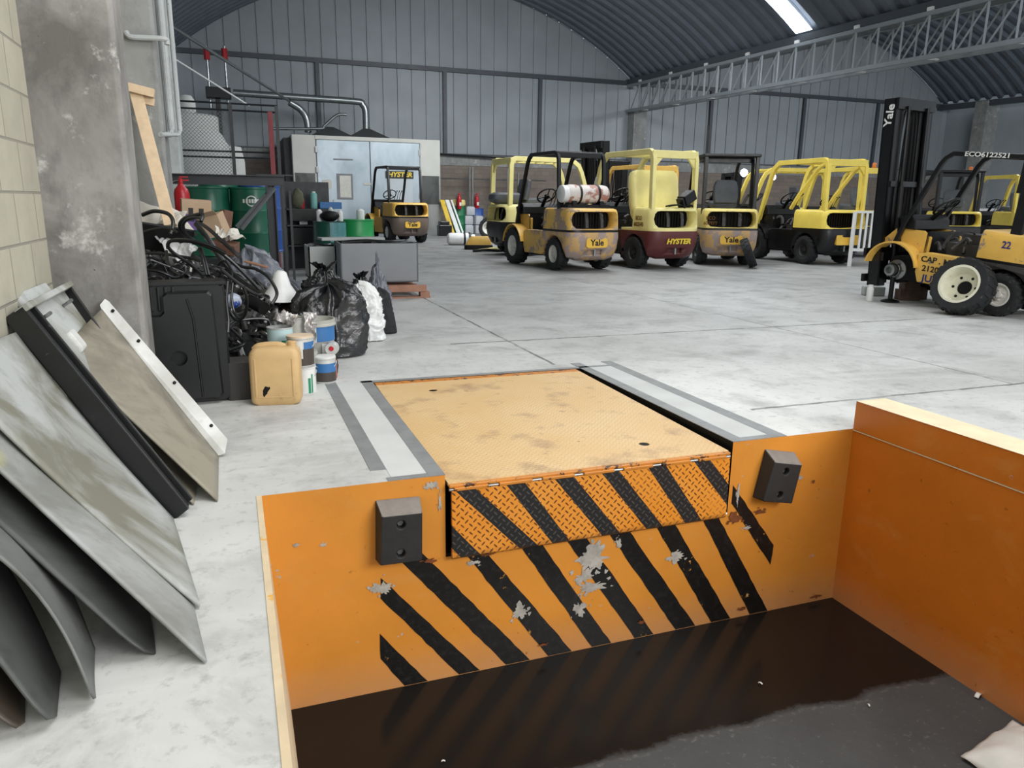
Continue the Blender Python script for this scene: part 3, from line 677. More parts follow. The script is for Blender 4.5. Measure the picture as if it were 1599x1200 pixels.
def forklift(label, loc, rz, s, hood, cw, frame, guard, fender, rim=None, mast=None, guard_style='slim', seat=True, hood_up=False, gas=False, name_plate=None, side_text=None,
             lamp=False, cage=False, wheels='full', tilt=0., steer=0., band=None, backrest=False, beacon=False, engine=True, roof_panel=False, grille=True, mast_tilt=2., mast_y=2.08, brace=False):
    T = tag(empty('forklift', loc, rz, tilt), label, 'forklift', 'parked forklift trucks'); T.scale = (s, s, s)
    rim = rim or M_rim_w
    # counterweight
    b = MB(); rings = []
    for z, yr, hw, rc in ((.20,-.40,.46,.20),(.27,-.50,.52,.24),(.42,-.58,.545,.26),(.60,-.62,.55,.27),(.70,-.61,.55,.27)):
        rings.append([(x, y, z) for x, y in plan(hw, yr, .42, rc)])
    b.loft(rings); cwo = b.build('counterweight', cw, smooth=40)
    for sx in (-1, 1):
        c = MB(); c.at((sx*.43,0,.24)); c.lathe([(.40,-.24),(.40,.24)], 32, 'x'); cut(cwo, c.build('cutter', M_dark))
    c = MB(); c.prism([(-.15,.40),(.15,.40),(.15,.31),(-.15,.31)], -.9, -.50, 'y'); cut(cwo, c.build('cutter', M_dark))
    cwo.parent = T
    b = MB(); b.tube([(0,-.56,.29),(0,-.56,.42)], .02, 8); b.build('tow_pin', M_steel, T)
    b = MB(); b.loft([[(x, y, z) for x, y in plan(.535, -.605, .42, .26)] for z in (.695,.745)]); b.build('bumper_band', band or M_btruck, T, smooth=40)
    # hood
    b = MB(); rings = []
    for z, yr, hw, rc in ((.74,-.60,.54,.24),(.98,-.585,.535,.24),(1.06,-.57,.525,.23),(1.10,-.545,.505,.22),(1.115,-.50,.47,.20)):
        rings.append([(x, y, z) for x, y in plan(hw, yr, .40 if not hood_up else .05, rc)])
    b.loft(rings); hd = b.build('hood', hood, smooth=40)
    op = [(-.36,1.058),(-.42,1.045),(-.46,1.0),(-.478,.91),(-.46,.82),(-.41,.768),(-.2,.752),(.2,.752),(.41,.768),(.46,.82),(.478,.91),(.46,1.0),(.42,1.045),(.36,1.058)]
    c = MB(); c.prism(op, -.9, -.22, 'y'); cut(hd, c.build('cutter', M_dark)); hd.parent = T
    # radiator grille inside the opening
    b = MB(); b.box(-.49,.49,-.235,-.222,.75,1.05)
    for k in range(15): xx = -.43+.86*k/14; b.box(xx-.006, xx+.006, -.26, -.235, .77, 1.03)
    b.build('radiator', M_dark, T, smooth=0)
    if grille:
        for xx in (-.14, .17): b = MB(); b.ribbon([(-.50,.775),(-.49,.90),(-.45,1.03)], .012, xx-.03, xx+.03); b.build('grille_bar', M_gbar, T, smooth=0)
    # chassis: side members, underbody, step
    b = MB(); b.box(-.36,.36,-.1,1.75,.22,.55); b.tube([(-.45,0,.295),(.45,0,.295)], .06, 10); b.tube([(-.5,WB,.36),(.5,WB,.36)], .10, 12); b.build('axle_frame', M_dark, T, smooth=0)
    for sx in (-1, 1):
        b = MB(); x0, x1 = sorted((sx*.40, sx*.545))
        b.prism([(.38,.30),(.46,.26),(1.16,.26),(1.22,.40),(1.22,.66),(1.10,.70),(.42,.70),(.38,.66)], x0, x1, 'x')
        b.build('side_frame', frame, T, smooth=0, bevel=.012)
        # front fender
        b = MB(); path = [(WB+.42*math.cos(R(a)), .36+.42*math.sin(R(a))) for a in range(10, 176, 12)]
        b.ribbon(path, .022, *sorted((sx*.36, sx*.62)))
        pl = [(1.18,.36),(1.18,.90),(1.30,.98),(1.72,.98),(1.98,.72)]+[(WB+.42*math.cos(R(a)), .36+.42*math.sin(R(a))) for a in range(25, 181, 12)]
        b.prism(pl, *sorted((sx*.36, sx*.40)), 'x'); b.build('fender', fender, T, smooth=40)
    b = MB(); b.box(-.44,.44,.38,1.25,.52,.57); b.box(-.40,.40,1.20,1.24,.55,.98)
    b.ribbon([(1.22,.57),(1.62,.74),(1.72,1.12)], .02, -.46, .46); b.build('floor_plate', M_black, T, smooth=0)
    if engine:
        e = MB(); rnd = random.Random(int(abs(loc[0])*100))
        e.box(-.24,.24,.42,1.0,.57,.86); e.box(-.16,.16,.45,.85,.86,1.0); e.lathe([(.13,.9),(.15,.92),(.15,.97),(.05,.98)], 14)
        for k in range(12):
            a = Vector((rnd.uniform(-.42,.42), rnd.uniform(.42,1.1), rnd.uniform(.62,.8))); c_ = a+Vector((rnd.uniform(-.15,.15), rnd.uniform(-.25,.25), rnd.uniform(-.05,.3)))
            e.tube(spline([a, (a+c_)/2+Vector((.08,0,.1)), c_], 4), rnd.uniform(.012,.035), 6)
        e.build('engine', M_gbody, T)
    # dash, steering column and levers
    b = MB(); b.prism([(1.42,.98),(1.66,.98),(1.70,1.14),(1.52,1.20),(1.44,1.12)], -.44, .44, 'x'); b.build('dashboard', M_black, T, smooth=0, bevel=.015)
    b = MB(); b.tube([(0,1.55,1.05),(-.02,1.30,1.30)], .035, 10); b.build('steering_column', M_black, T)
    sw = MB(); sw.at((-.02,1.27,1.34), (-42,0,0)); n = 22; sw.tube([(.19*math.cos(2*PI*k/n), .19*math.sin(2*PI*k/n), 0) for k in range(n)], .015, 6, closed=True)
    for k in range(3): a = 2*PI*k/3+.5; sw.tube([(0,0,-.03),(.19*math.cos(a), .19*math.sin(a), 0)], .011, 6)
    sw.lathe([(.05,-.05),(.05,.0),(.02,.01)], 12); sw.build('steering_wheel', M_black, T)
    for k in range(3):
        b = MB(); x_ = .20+.075*k; b.tube([(x_,1.52,1.15),(x_+.01,1.40,1.38),(x_+.03,1.33,1.43)], .009, 6);
        b.at((x_+.03,1.33,1.44)); b.lathe([(.005,-.02),(.022,0),(.005,.025)], 8); b.build('control_lever', M_black, T)
    # overhead guard: two bent side frames joined by roof bars
    gt = {'slim': .065, 'wide': .10}[guard_style]; gw = {'slim': .06, 'wide': .075}[guard_style]
    g = MB(); zt = 2.08
    for sx in (-1, 1):
        xo = sorted((sx*.50, sx*(.50-gw)))
        if guard_style == 'slim':
            path = [(1.68,.72),(1.58,1.05),(1.22,1.93),(1.16,2.02),(1.06,zt),(.12,zt),(.04,2.04),(0.0,1.96),(-.06,1.10)]
        else:
            path = [(1.74,.74),(1.36,1.82),(1.28,1.97),(1.12,zt),(-.30,zt),(-.37,2.04),(-.40,1.95),(-.42,1.08)]
        g.ribbon(path, gt, *xo)
        if guard_style == 'wide' and brace: g.ribbon([(.62,1.12),(.40,1.40),(-.12,1.92),(-.34,2.02)], .055, *xo); g.prism([(-.42,1.05),(-.42,1.4),(-.36,1.2),(-.25,1.08)], *xo, 'x')
    y0g, y1g = (.10, 1.08) if guard_style == 'slim' else (-.30, 1.14)
    for k in range(7): yy = lerp(y0g, y1g, k/6); g.box(-.49,.49,yy-.018,yy+.018,zt-.02,zt+.028)
    if guard_style == 'wide':
        g.box(-.49,.49,-.43,-.36,1.97,2.10)
        for sx in (-1, 1): g.prism([(sx*.43,1.97),(sx*.28,1.97),(sx*.43,1.80)], -.42, -.37, 'y')
    else: g.box(-.49,.49,.03,.09,2.0,2.09)
    g.build('overhead_guard', guard, T, smooth=30, bevel=.008)
    if roof_panel:
        b = MB(); b.box(-.56,.56,-.25,1.25,2.10,2.16); b.build('roof_panel', M_btruck, T, smooth=0, bevel=.02)
        for sx in (-1, 1):
            b = MB(); b.box(sx*.50-.035,sx*.50+.035,-.24,-.17,1.0,2.1); b.build('guard_post', M_btruck, T, smooth=0, bevel=.006)
    # seat
    if seat:
        st = MB(); st.at((0,.36,1.13), (4,0,0)); st.loft([[(x, y, z) for x, y in rrect(.25*k, .25*k, .08)] for z, k in ((0,.92),(.05,1.),(.10,.98),(.125,.88))]); so = st.build('seat', M_vinyl, T)
        st = MB(); st.at((0,.10,1.22), (-12,0,0)); st.loft([[(x*k, y, z) for x, y in rrect(.25, .055, .04)] for z, k in ((0,.9),(.10,1.),(.32,.98),(.42,.86),(.45,.7))]); st.build('seat_back', M_vinyl, so)
    if hood_up:
        st = MB(); st.at((0,.16,1.12), (-8,0,0))
        st.loft([[(x*k, y, z) for x, y in rrect(.53, .11, .09, 5)] for z, k in ((-.28,.78),(-.15,.94),(.05,1.),(.45,1.),(.55,.98),(.62,.92),(.655,.80))]); st.build('raised_hood_cover', hood, T)
    if gas:
        gq = MB(); gq.at((0,-.22,1.36)); gq.lathe([(.03,-.46),(.11,-.455),(.155,-.42),(.165,-.36),(.165,.30),(.15,.38),(.09,.43),(.05,.44)], 24, 'x'); go = gq.build('gas_cylinder', M_gascyl, T)
        gq = MB(); gq.at((0,-.22,1.36)); gq.lathe([(.115,-.55),(.150,-.53),(.150,-.40),(.115,-.40)], 24, 'x'); gq.build('valve_collar', M_white, go)
        gq = MB(); gq.at((0,-.22,1.36))
        for xx in (-.2,.18): gq.lathe([(.168,xx-.02),(.174,xx-.02),(.174,xx+.02),(.168,xx+.02)], 24, 'x')
        gq.M = Matrix(); gq.box(-.45,.42,-.34,-.10,1.12,1.18); gq.box(-.36,-.28,-.36,-.08,1.15,1.24); gq.box(.2,.28,-.36,-.08,1.15,1.24); gq.build('cylinder_bracket', M_black, T, smooth=0)
    if cage:
        b = MB()
        for xx in (-.3,0,.3): b.box(xx-.012,xx+.012,-.46,-.44,1.12,2.05)
        b.build('rear_screen', M_black, T, smooth=0)
    # wheels
    if wheels in ('full', 'hub'):
        for sx in (-1, 1):
            wheel(T, (sx*.46,0,.297), 'r', rim, steer)
            if wheels == 'hub' and sx < 0:
                h = MB(); h.at((-.46,WB,.36)); h.lathe([(.15,.16),(.15,.06),(.10,.04),(.105,-.02),(.085,-.03),(.085,-.12),(.05,-.13),(.045,-.07),(.01,-.07)], 24, 'x')
                for k in range(6): a = 2*PI*k/6; h.tube([(.05,.115*math.cos(a),.115*math.sin(a)),(-.05,.115*math.cos(a),.115*math.sin(a))], .010, 6)
                h.build('wheel_hub', M_steel, T)
                h = MB(); h.at((-.30,WB,.36)); h.lathe([(.20,.10),(.20,-.04),(.16,-.06),(.10,-.06)], 24, 'x'); h.build('brake_drum', M_dark, T)
            else: wheel(T, (sx*.50,WB,.362), 'f', rim)
    elif wheels == 'rear':
        for sx in (-1, 1): wheel(T, (sx*.46,0,.297), 'r', rim, steer)
    # mast with carriage
    if mast:
        hgt, col_ = mast; mt = empty('mast', (0,mast_y,0)); mt.parent = T; mt.rotation_euler = (R(mast_tilt), 0, 0)
        for sx in (-1, 1):
            b = MB(); a, c_ = sx*.30, sx*.46
            x0, x1 = sorted((a, c_)); b.box(x0,x1,-.10,-.07,.06,hgt); b.box(x0,x1,.07,.10,.06,hgt); x2, x3 = sorted((c_, c_-sx*.03)); b.box(x2,x3,-.10,.10,.06,hgt)
            b.build('outer_rail', col_, mt, smooth=0, bevel=.004)
            b = MB(); x0, x1 = sorted((sx*.20, sx*.285)); b.box(x0,x1,-.06,.10,.10,hgt*.985); b.build('inner_rail', M_black, mt, smooth=0)
            b = MB(); b.tube([(sx*.24,-.16,.15),(sx*.24,-.16,hgt*.55)], .045, 12); b.tube([(sx*.24,-.16,hgt*.55),(sx*.24,-.16,hgt*.96)], .025, 12); b.build('lift_cylinder', M_black, mt)
        b = MB(); 
        for bb in ((-.46,.46,-.14,-.06,hgt-.16,hgt),(-.46,.46,-.14,-.10,.45,.58),(-.46,.46,-.14,-.10,hgt*.55,hgt*.55+.08),(-.285,.285,.02,.10,hgt-.10,hgt-.005)):
            b = MB(); b.box(*bb); b.build('cross_member', col_, mt, smooth=0)
        b = MB()
        for xx in (-.10,.0,.08): b.tube(spline([(xx,-.05,.5),(xx+.02,-.08,hgt*.5),(xx-.01,-.10,hgt*.9),(xx+.05,.02,hgt*.94),(xx+.06,.08,hgt*.7),(xx+.05,.1,.8)], 5), .014, 6)
        b.build('hydraulic_hose', M_dark, mt)
        ca = MB(); ca.box(-.52,.52,.12,.17,.12,.24); ca.box(-.52,.52,.12,.17,.52,.64)
        for xx in (-.30,.30): ca.box(xx-.05,xx+.05,.10,.15,.12,.64)
        cao = ca.build('fork_carriage', M_black, mt, smooth=0, bevel=.006)
        if backrest:
            ca = MB()
            for k in range(8): xx = -.48+.96*k/7; ca.box(xx-.015,xx+.015,.13,.16,.64,1.25)
            ca.box(-.5,.5,.13,.16,1.23,1.27); ca.build('load_backrest', M_black, cao, smooth=0)
    # lettering
    if name_plate:
        kind, txt, tm = name_plate
        zc = .52; yq = -.635
        if kind == 'plate':
            b = MB(); b.prism([(x, z+zc) for x, z in rrect(.22, .085, .05)], yq, -.50, 'y'); b.build('name_plate', M_plate_y, T)
            text('lettering', txt, .15, tm, T, facing((0,yq-.002,zc), (0,-1,0)), sx=1.05, bold=.004)
        elif kind == 'badge':
            b = MB(); b.prism([(x, z+zc) for x, z in rrect(.27, .10, .03)], yq, -.50, 'y'); b.build('name_plate', M_plate_y, T)
        else: text('lettering', txt, .125, tm, T, facing((0,yq-.012,zc), (0,-1,0)), sx=1.2, shear=.25, bold=.006)
    for (txt, size, tm, p_, n_, u_, sx_) in (side_text or []):
        text('lettering', txt, size, tm, T, facing(p_, n_, u_), sx=sx_, bold=size*.02)
    if lamp:
        b = MB(); b.at(lamp); b.lathe([(.02,.07),(.06,.05),(.08,0),(.075,-.012)], 16, 'y'); lo = b.build('headlamp', M_black, T)
        b = MB(); b.at((lamp[0],lamp[1]-.014,lamp[2])); b.lathe([(.070,.0),(.045,-.010),(.002,-.014)], 14, 'y'); b.build('lamp_lens', M_lamp, lo)
    if beacon:
        b = MB(); b.at((.3,.1,2.12)); b.lathe([(.06,0),(.06,.02),(.05,.03),(.05,.11),(.03,.14)], 14); b.build('beacon', M_amber, T)
    return T

# the front row, seen from behind
forklift('dirty ochre forklift with a stained gas cylinder on its hood and a black overhead guard', (7.0,14.9,0), 5.5, 1.16, M_y1w, M_ochre_cw, M_y1w, M_btruck, M_y1, gas=True, seat=False, name_plate=('plate', 'Yale', M_ink))
t = forklift('pale yellow forklift with maroon counterweight and raised hood cover', (8.95,14.95,0), 5., 1.19, M_y2, M_maroon, M_btruck, M_y2, M_btruck, rim=M_rim_d, guard_style='wide', hood_up=True, seat=False, name_plate=('text', 'HYSTER', M_y_txt), band=M_y2,
         side_text=[('ECO', .10, M_brn_txt, (-.545,-.15,.92), (-1,0,0), (0,0,1), 1.), ('602545', .10, M_brn_txt, (-.545,-.15,.81), (-1,0,0), (0,0,1), 1.), ('CAP MAX', .085, M_w_txt, (-.55,.78,.56), (-1,0,0), (0,0,1), 1.), ('2120 KGS', .08, M_w_txt, (-.55,.78,.42), (-1,0,0), (0,0,1), 1.), ('HYSTER', .13, M_w_txt, (-.505,1.50,1.45), (-1,0,0), (0,.94,.33), 1.1)])
forklift('ochre forklift with black roof panel, grey seat on the hood and a lit headlamp', (11.1,15.5,0), -22., 1.18, M_y4, M_ochre_cw, M_ochre_cw, M_btruck, M_y4, rim=M_rim_d, seat=True, roof_panel=True, name_plate=('plate', 'Yale', M_ink), lamp=(.22,-.30,1.80), band=M_gbody,
         side_text=[('ECO', .09, M_brn_txt, (-.42,-.59,.93), (-.45,-.9,0), (0,0,1), 1.), ('607977', .09, M_brn_txt, (-.42,-.59,.83), (-.45,-.9,0), (0,0,1), 1.)])
forklift('bright yellow forklift with black lower body and plain yellow badge, right of the loose tyre', (13.85,15.15,0), -2., 1.18, M_y3, M_btruck, M_btruck, M_y3, M_btruck, rim=M_rim_d, guard_style='wide', seat=False, name_plate=('badge', '', None), lamp=(-.40,1.42,1.80), grille=False, brace=True)
forklift('yellow and black forklift standing sideways behind the ochre one with the gas cylinder', (7.35,19.6,0), -84., 1.2, M_y2, M_btruck, M_btruck, M_y2, M_btruck, guard_style='wide', mast=(2.55,M_black), seat=True, side_text=[('HYSTER', .12, M_y_txt, (.56,.20,.60), (1,0,0), (0,0,1), 1.1)])
forklift('yellow forklift turned to show its black mast, behind the bright yellow and black one', (17.6,20.6,0), 78., 1.2, M_y2, M_gbody, M_btruck, M_y3, M_btruck, guard_style='wide', mast=(2.0,M_black), backrest=True, rim=M_rim_d)
forklift('pale yellow forklift with white clutter, partly hidden behind the white slatted gate', (17.0,17.3,0), -4., 1.16, M_y4, M_gbody, M_btruck, M_y3, M_btruck, guard_style='wide', rim=M_rim_d, beacon=True)
forklift('forklift with an ochre guard and tall black mast behind the maroon one', (11.9,20.4,0), 3., 1.18, M_y1, M_btruck, M_btruck, M_y1, M_btruck, guard_style='wide', mast=(2.3,M_black), rim=M_rim_d)
forklift('black guarded forklift with amber beacon behind the cab of the jacked truck', (20.9,17.6,0), -30., 1.16, M_y3, M_gbody, M_btruck, M_btruck, M_btruck, beacon=True, roof_panel=True, rim=M_rim_d)
forklift('yellow framed forklift at the end of the back row, beyond the jacked truck', (24.6,18.2,0), -20., 1.16, M_y3, M_gbody, M_btruck, M_y3, M_btruck, guard_style='wide', rim=M_rim_d)
forklift('yellow forklift with a white wheel rim standing alone in front of the paint booth', (5.62,25.9,0), 7., 1.2, M_y1, M_brown, M_y1, M_btruck, M_y1, seat=False, name_plate=('plate', 'Yale', M_ink), side_text=[])
_d = [o for o in bpy.data.objects if o.get('label', '').startswith('ochre forklift with black roof')][0]
b = MB(); b.box(-.37,-.34,.55,.58,2.14,2.75); b.build('antenna_rod', M_black, _d, smooth=0)
# the jacked truck in the right foreground
J = forklift('large yellow forklift with black mast jacked up without its front wheel at the right edge', (9.98,7.24,0), 10., .98, M_y1, M_gbody, M_y1, M_btruck, M_y1, mast=(2.84,M_btruck), wheels='hub', seat=False, tilt=5., mast_tilt=-6.5, mast_y=1.90, engine=True,
    side_text=[('CAP . MAX', .115, M_ink, (-.548,.86,.60), (-1,0,0), (0,0,1), 1.1), ('2120 KGS', .115, M_ink, (-.548,.86,.47), (-1,0,0), (0,0,1), 1.1), ('JUMBO', .14, M_blueink, (-.548,.84,.33), (-1,0,0), (0,0,1), 1.15), ('22', .13, M_blueink, (-.540,.05,.95), (-1,0,0), (0,0,1), .9),
               ('ECO6122521', .085, M_w_txt, (-.503,.60,2.08), (-1,0,0), (0,0,1), 1.3), ('MAX', .09, M_y_txt, (-.47,-.04,1.80), (-1,0,0), (0,1,0), 1.), ('Yale', .17, M_w_txt, (-.463,2.19,2.58), (-1,0,0), (0,1,0), 1.1)])
b = MB(); b.at((-.542,-.30,.92)); b.lathe([(.10,-.004),(.10,.002),(.001,.003)], 24, 'x'); b.build('round_sticker', plain('pale_sticker', (214,206,196), .5), J)
g = MB(); g.at((0,-.25,1.34)); g.lathe([(.02,-.46),(.11,-.455),(.17,-.40),(.175,-.3),(.175,.3),(.15,.4),(.05,.43)], 24, 'x'); g.build('gas_cylinder', M_white, J)
b = MB(); b.box(-.51,-.44,-.08,.06,1.1,1.98); b.box(-.50,-.40,-.1,.12,1.62,2.06); b.build('guard_post', M_btruck, J, smooth=0, bevel=.006)

# ------------------------------------------------------------------ panels leaning on the left wall
def panel_mat(name, c, d, streak=(1,1,1), yellow=False):
    m, nt, b = _nodes(name); p = coords(nt)
    n1 = noise_n(nt, p, 2.2, 5, .6, .6, streak); n2 = noise_n(nt, p, 9, 5, .7)
    col = mixc(nt, ramp(nt, n1, .42, .62), lin(c), lin(d)); col = mixc(nt, math_n(nt, 'MULTIPLY', ramp(nt, n2, .55, .75), .4), col, lin(tuple(v*.7 for v in d)))
    if yellow:
        sp = N(nt, 'ShaderNodeSeparateXYZ'); L(nt, p, sp.inputs[0]); d2 = N(nt, 'ShaderNodeVectorMath', operation='DISTANCE'); L(nt, p, d2.inputs[0]); d2.inputs[1].default_value = yellow
        col = mixc(nt, math_n(nt, 'MULTIPLY', ramp(nt, math_n(nt, 'ADD', d2.outputs['Value'], math_n(nt, 'MULTIPLY', n2, .1)), (.16), .05), .8), col, lin((206,198,70)))
    L(nt, col, b.inputs['Base Color']); b.inputs['Roughness'].default_value = .5; bump(nt, b, n1, .15, .01); return m
M_pg = panel_mat('dusty_grey_panel', (176,179,177), (122,121,108), (1,1,.6)); M_pg2 = panel_mat('grey_panel_yellow_smear', (160,162,160), (126,127,122), (1,1,.6), (-.80,2.69,.62))
M_ptan = panel_mat('dusty_tan_panel', (144,138,122), (108,102,88)); M_pdk = panel_mat('dark_grey_panel', (80,82,80), (58,60,58)); M_pmid = panel_mat('mid_grey_panel', (112,114,112), (84,86,84))
M_pwhite = panel_mat('chalky_white_panel', (212,213,210), (184,184,178)); M_pbrn = panel_mat('brown_grey_panel', (84,74,64), (58,52,46)); M_pblk = plain('black_tray_paint', (26,27,28), .38, 0, .12, 5, wear=(70,72,70), wear_at=.66)

def sheet(name, a0, a1, b0, b1, mt, label, bow=.0, rc=.0, curl=0., t=.008, cat='panel', group='panels leaning on the left wall', parent=None, nu=16, nv=20):
    """panel between the floor points a0, a1 and the top points b0, b1; rc rounds the corner at a0, bow bulges it, curl bends its a0-b0 edge"""
    a0, a1, b0, b1 = map(Vector, (a0, a1, b0, b1)); nrm = (a1-a0).cross(b0-a0).normalized()
    wlen = (a1-a0).length; s = MB()
    def fn(u, v):
        u2 = u
        if rc and v < rc: # round the corner nearest to a0
            k = 1-v/rc; cut_ = (1-math.sqrt(max(0, 1-k*k)))*rc*1.1; u2 = cut_+(1-cut_)*u
        p = (a0.lerp(a1, u2)).lerp(b0.lerp(b1, u2), v)
        p = p+nrm*(bow*math.sin(PI*v)+curl*(1-u2)**3*math.sin(PI*min(1, v*1.0+.15)))
        return tuple(p)
    s.grid(fn, nu, nv)
    o = s.build(name, mt, parent, solid=t, smooth=60)
    if parent is None: tag(o, label, cat, group)
    return o
def lift_(p, z): return (p[0], p[1], z)
# far pair near the pillar
P1 = tag(empty('steel_sheet', (0,0,0)), 'tan dusty panel with a white folded flange, leaning nearest the concrete pillar', 'panel', 'panels leaning on the left wall')
sheet('panel_sheet', (-.146,3.60,.006), (-.150,4.28,.006), (-.83,4.15,.665), (-.735,4.90,.765), M_ptan, None, parent=P1)
f = MB()
fl = [(-.150,4.28,.010),(-.115,4.28,.018),(-.098,4.36,.075),(-.70,4.96,.80),(-.72,4.965,.815),(-.745,4.93,.785),(-.735,4.90,.765)]
f.add(fl, [(0,1,2,3,4,5,6)]); f.build('flange', M_pwhite, P1, solid=.006, smooth=0)
for t_ in (.12,.42,.72,.94):
    c = Vector((-.112,4.34,.055)).lerp(Vector((-.72,4.945,.79)), t_); b = MB(); b.tube([c+Vector((.004,-.006,.004)), c+Vector((.010,-.012,.012))], .009, 10); b.build('bolt_hole', M_dark, P1)
sheet('steel_sheet', (-.249,3.594,.006), (-.245,4.25,.006), (-.90,4.16,.60), (-.86,4.80,.70), M_ptan, 'tan panel trapped behind the white flanged one, only its lower edge in sight', bow=.0)
# black tray
T3 = tag(empty('steel_tray', (0,0,0)), 'long black edged steel tray with a grey inside and square white pad', 'tray')
ta0, ta1, tb0, tb1 = Vector((-.30,3.46,.01)), Vector((-.33,4.22,.01)), Vector((-.955,3.98,.885)), Vector((-.92,4.85,.90))
tn = (ta1-ta0).cross(tb0-ta0).normalized(); tn = tn if tn.x > 0 else -tn
f = MB(); dz = tn*.07
def slabq(a, b_, c, d, n, h0, h1): f.add([tuple(p+n*h0) for p in (a, b_, c, d)]+[tuple(p+n*h1) for p in (a, b_, c, d)], [(0,1,2,3),(7,6,5,4),(0,4,5,1),(1,5,6,2),(2,6,7,3),(3,7,4,0)])
ax = (tb0-ta0).normalized(); wy = (ta1-ta0).normalized()
slabq(ta0, ta0+wy*.055, tb0+wy*.055, tb0, tn, -.05, .05); slabq(ta0+wy*.085, ta0+wy*.105, tb0+wy*.105, tb0+wy*.085, tn, -.02, .07); slabq(ta1-wy*.03, ta1, tb1, tb1-wy*.03, tn, -.05, .055)
f.build('side_rail', M_pblk, T3, smooth=0, bevel=.006)
f = MB(); slabq(ta0+wy*.11, ta1-wy*.03, tb1-wy*.03, tb0+wy*.11, tn, .0, .012); f.build('tray_bottom', M_pg, T3, smooth=0)
f = MB(); e0, e1 = tb0+wy*.0, tb1; slabq(e0-ax*.035, e1-ax*.035, e1, e0, tn, .0, .07); slabq(e0+wy*.22, e1-wy*.22, e1-wy*.22+ax*.07, e0+wy*.22+ax*.07, tn, -.02, .0); f.build('end_rail', M_pg, T3, smooth=0, bevel=.005)
f = MB(); q0 = tb0.lerp(ta0, .20)+wy*.42; slabq(q0, q0+wy*.14, q0+wy*.14-ax*.13, q0-ax*.13, tn, .012, .05); f.build('square_pad', M_pwhite, T3, smooth=0, bevel=.015)
f = MB(); q0 = tb0.lerp(ta0, .02)+wy*.40; slabq(q0-ax*.02, q0+wy*.36-ax*.02, q0+wy*.36-ax*.26, q0-ax*.20, tn, .012, .03); f.build('inner_plate', M_pg, T3, smooth=0, bevel=.01)
for k in (.25, .75):
    c = tb0.lerp(tb1, k)-ax*.10; f = MB(); f.tube([c+tn*.01, c+tn*.06, c+tn*.06-wy*.09], .010, 6); f.build('bracket_pin', M_steel, T3)
sheet('steel_sheet', (-.192,2.60,.01), (-.331,3.44,.01), (-.95,2.95,.855), (-.95,3.94,.795), M_pg, 'broad pale grey panel, the widest of the leaning sheets, brown stain at its lower corner', bow=-.015, t=.010)
sheet('steel_sheet', (-.163,2.248,.006), (-.216,2.62,.006), (-.955,2.80,.775), (-.955,3.30,.80), M_pg2, 'grey panel with a yellow smear on its edge, its sharp corner furthest onto the floor', bow=0., t=.010)
sheet('steel_sheet', (-.30,2.30,.006), (-.357,2.62,.006), (-.96,2.62,.66), (-.96,3.10,.70), M_pdk, 'dark grey panel with a rounded foot, shaded under the yellow smeared one', bow=.03, rc=.16, curl=-.03)
sheet('steel_sheet', (-.453,2.075,.006), (-.498,2.44,.006), (-.965,2.45,.62), (-.965,3.0,.66), M_pmid, 'curved grey panel bending outward, third from the near end of the row', bow=.06, rc=.2, curl=.05)
sheet('steel_sheet', (-.529,2.00,.006), (-.575,2.34,.006), (-.965,2.30,.46), (-.97,2.72,.56), M_pdk, 'small dark panel with a round foot, second from the near end of the row', bow=.05, rc=.3)
sheet('steel_sheet', (-.60,2.02,.006), (-.66,2.30,.006), (-.97,2.20,.30), (-.97,2.50,.34), M_pbrn, 'brown grey panel at the near end of the leaning row', bow=.03, rc=.3)

# ------------------------------------------------------------------ black plastic tank beside the pillar
M_tank = plain('black_moulded_plastic', (25,26,27), .34, 0, .14, 4, wear=(56,54,52), wear_at=.68, wscale=6)
K = tag(empty('plastic_tank', (-.42,5.52,0), 4.), 'tall black moulded plastic tank standing behind the near pillar', 'tank')
hw, hh = .355, .84
b = MB(); b.loft([[(x, yy, z+.42+.002) for x, z in rrect(hw-ins, .42-ins, .04)] for yy, ins in ((.20,.02),(.16,.0),(.03,.0),(.0,.015))]); b.build('tank_body', M_tank, K, smooth=30)
b = MB(); sh = [(-.30,.03),(.28,.03),(.30,.06),(.275,.77),(.25,.79),(-.01,.79),(-.035,.77),(-.035,.66),(-.06,.635),(-.30,.635),(-.33,.60),(-.33,.06)]
def inset(pts, k): cx = sum(p[0] for p in pts)/len(pts); cz = sum(p[1] for p in pts)/len(pts); return [(cx+(x-cx)*k, cz+(z-cz)*k) for x, z in pts]
b.loft([[(x, yy, z) for x, z in inset(sh, k)] for yy, k in ((.01,1.),(-.035,.985),(-.055,.95))]); fo = b.build('raised_front', M_tank, K, smooth=0)
c = MB(); c.at((.03,-.06,.34)); c.lathe([(.055,-.03),(.050,.05)], 24, 'y'); cu = c.build('cutter', M_dark); cu.parent = K; bpy.context.view_layer.update(); cut(fo, cu)
b = MB(); b.tube([(.16,-.056,.06),(.14,-.056,.60),(.11,-.056,.74)], .008, 6); b.build('moulded_rib', M_tank, K)
b = MB(); b.box(-.355,.36,-.01,.21,.825,.85)
for k in range(9): b.box(-.34+.045*k,-.32+.045*k,-.018,.0,.66,.82)
b.build('top_lip', M_tank, K, smooth=0, bevel=.005)
b = MB(); b.loft([[(x+.06, y_+5.66, z) for x, y_ in rrect(.16, .12, .03)] for z in (.0,.24,.27)]); tag(b.build('plastic_crate', M_gbody), 'low dark grey box behind the beige jerry can', 'box')

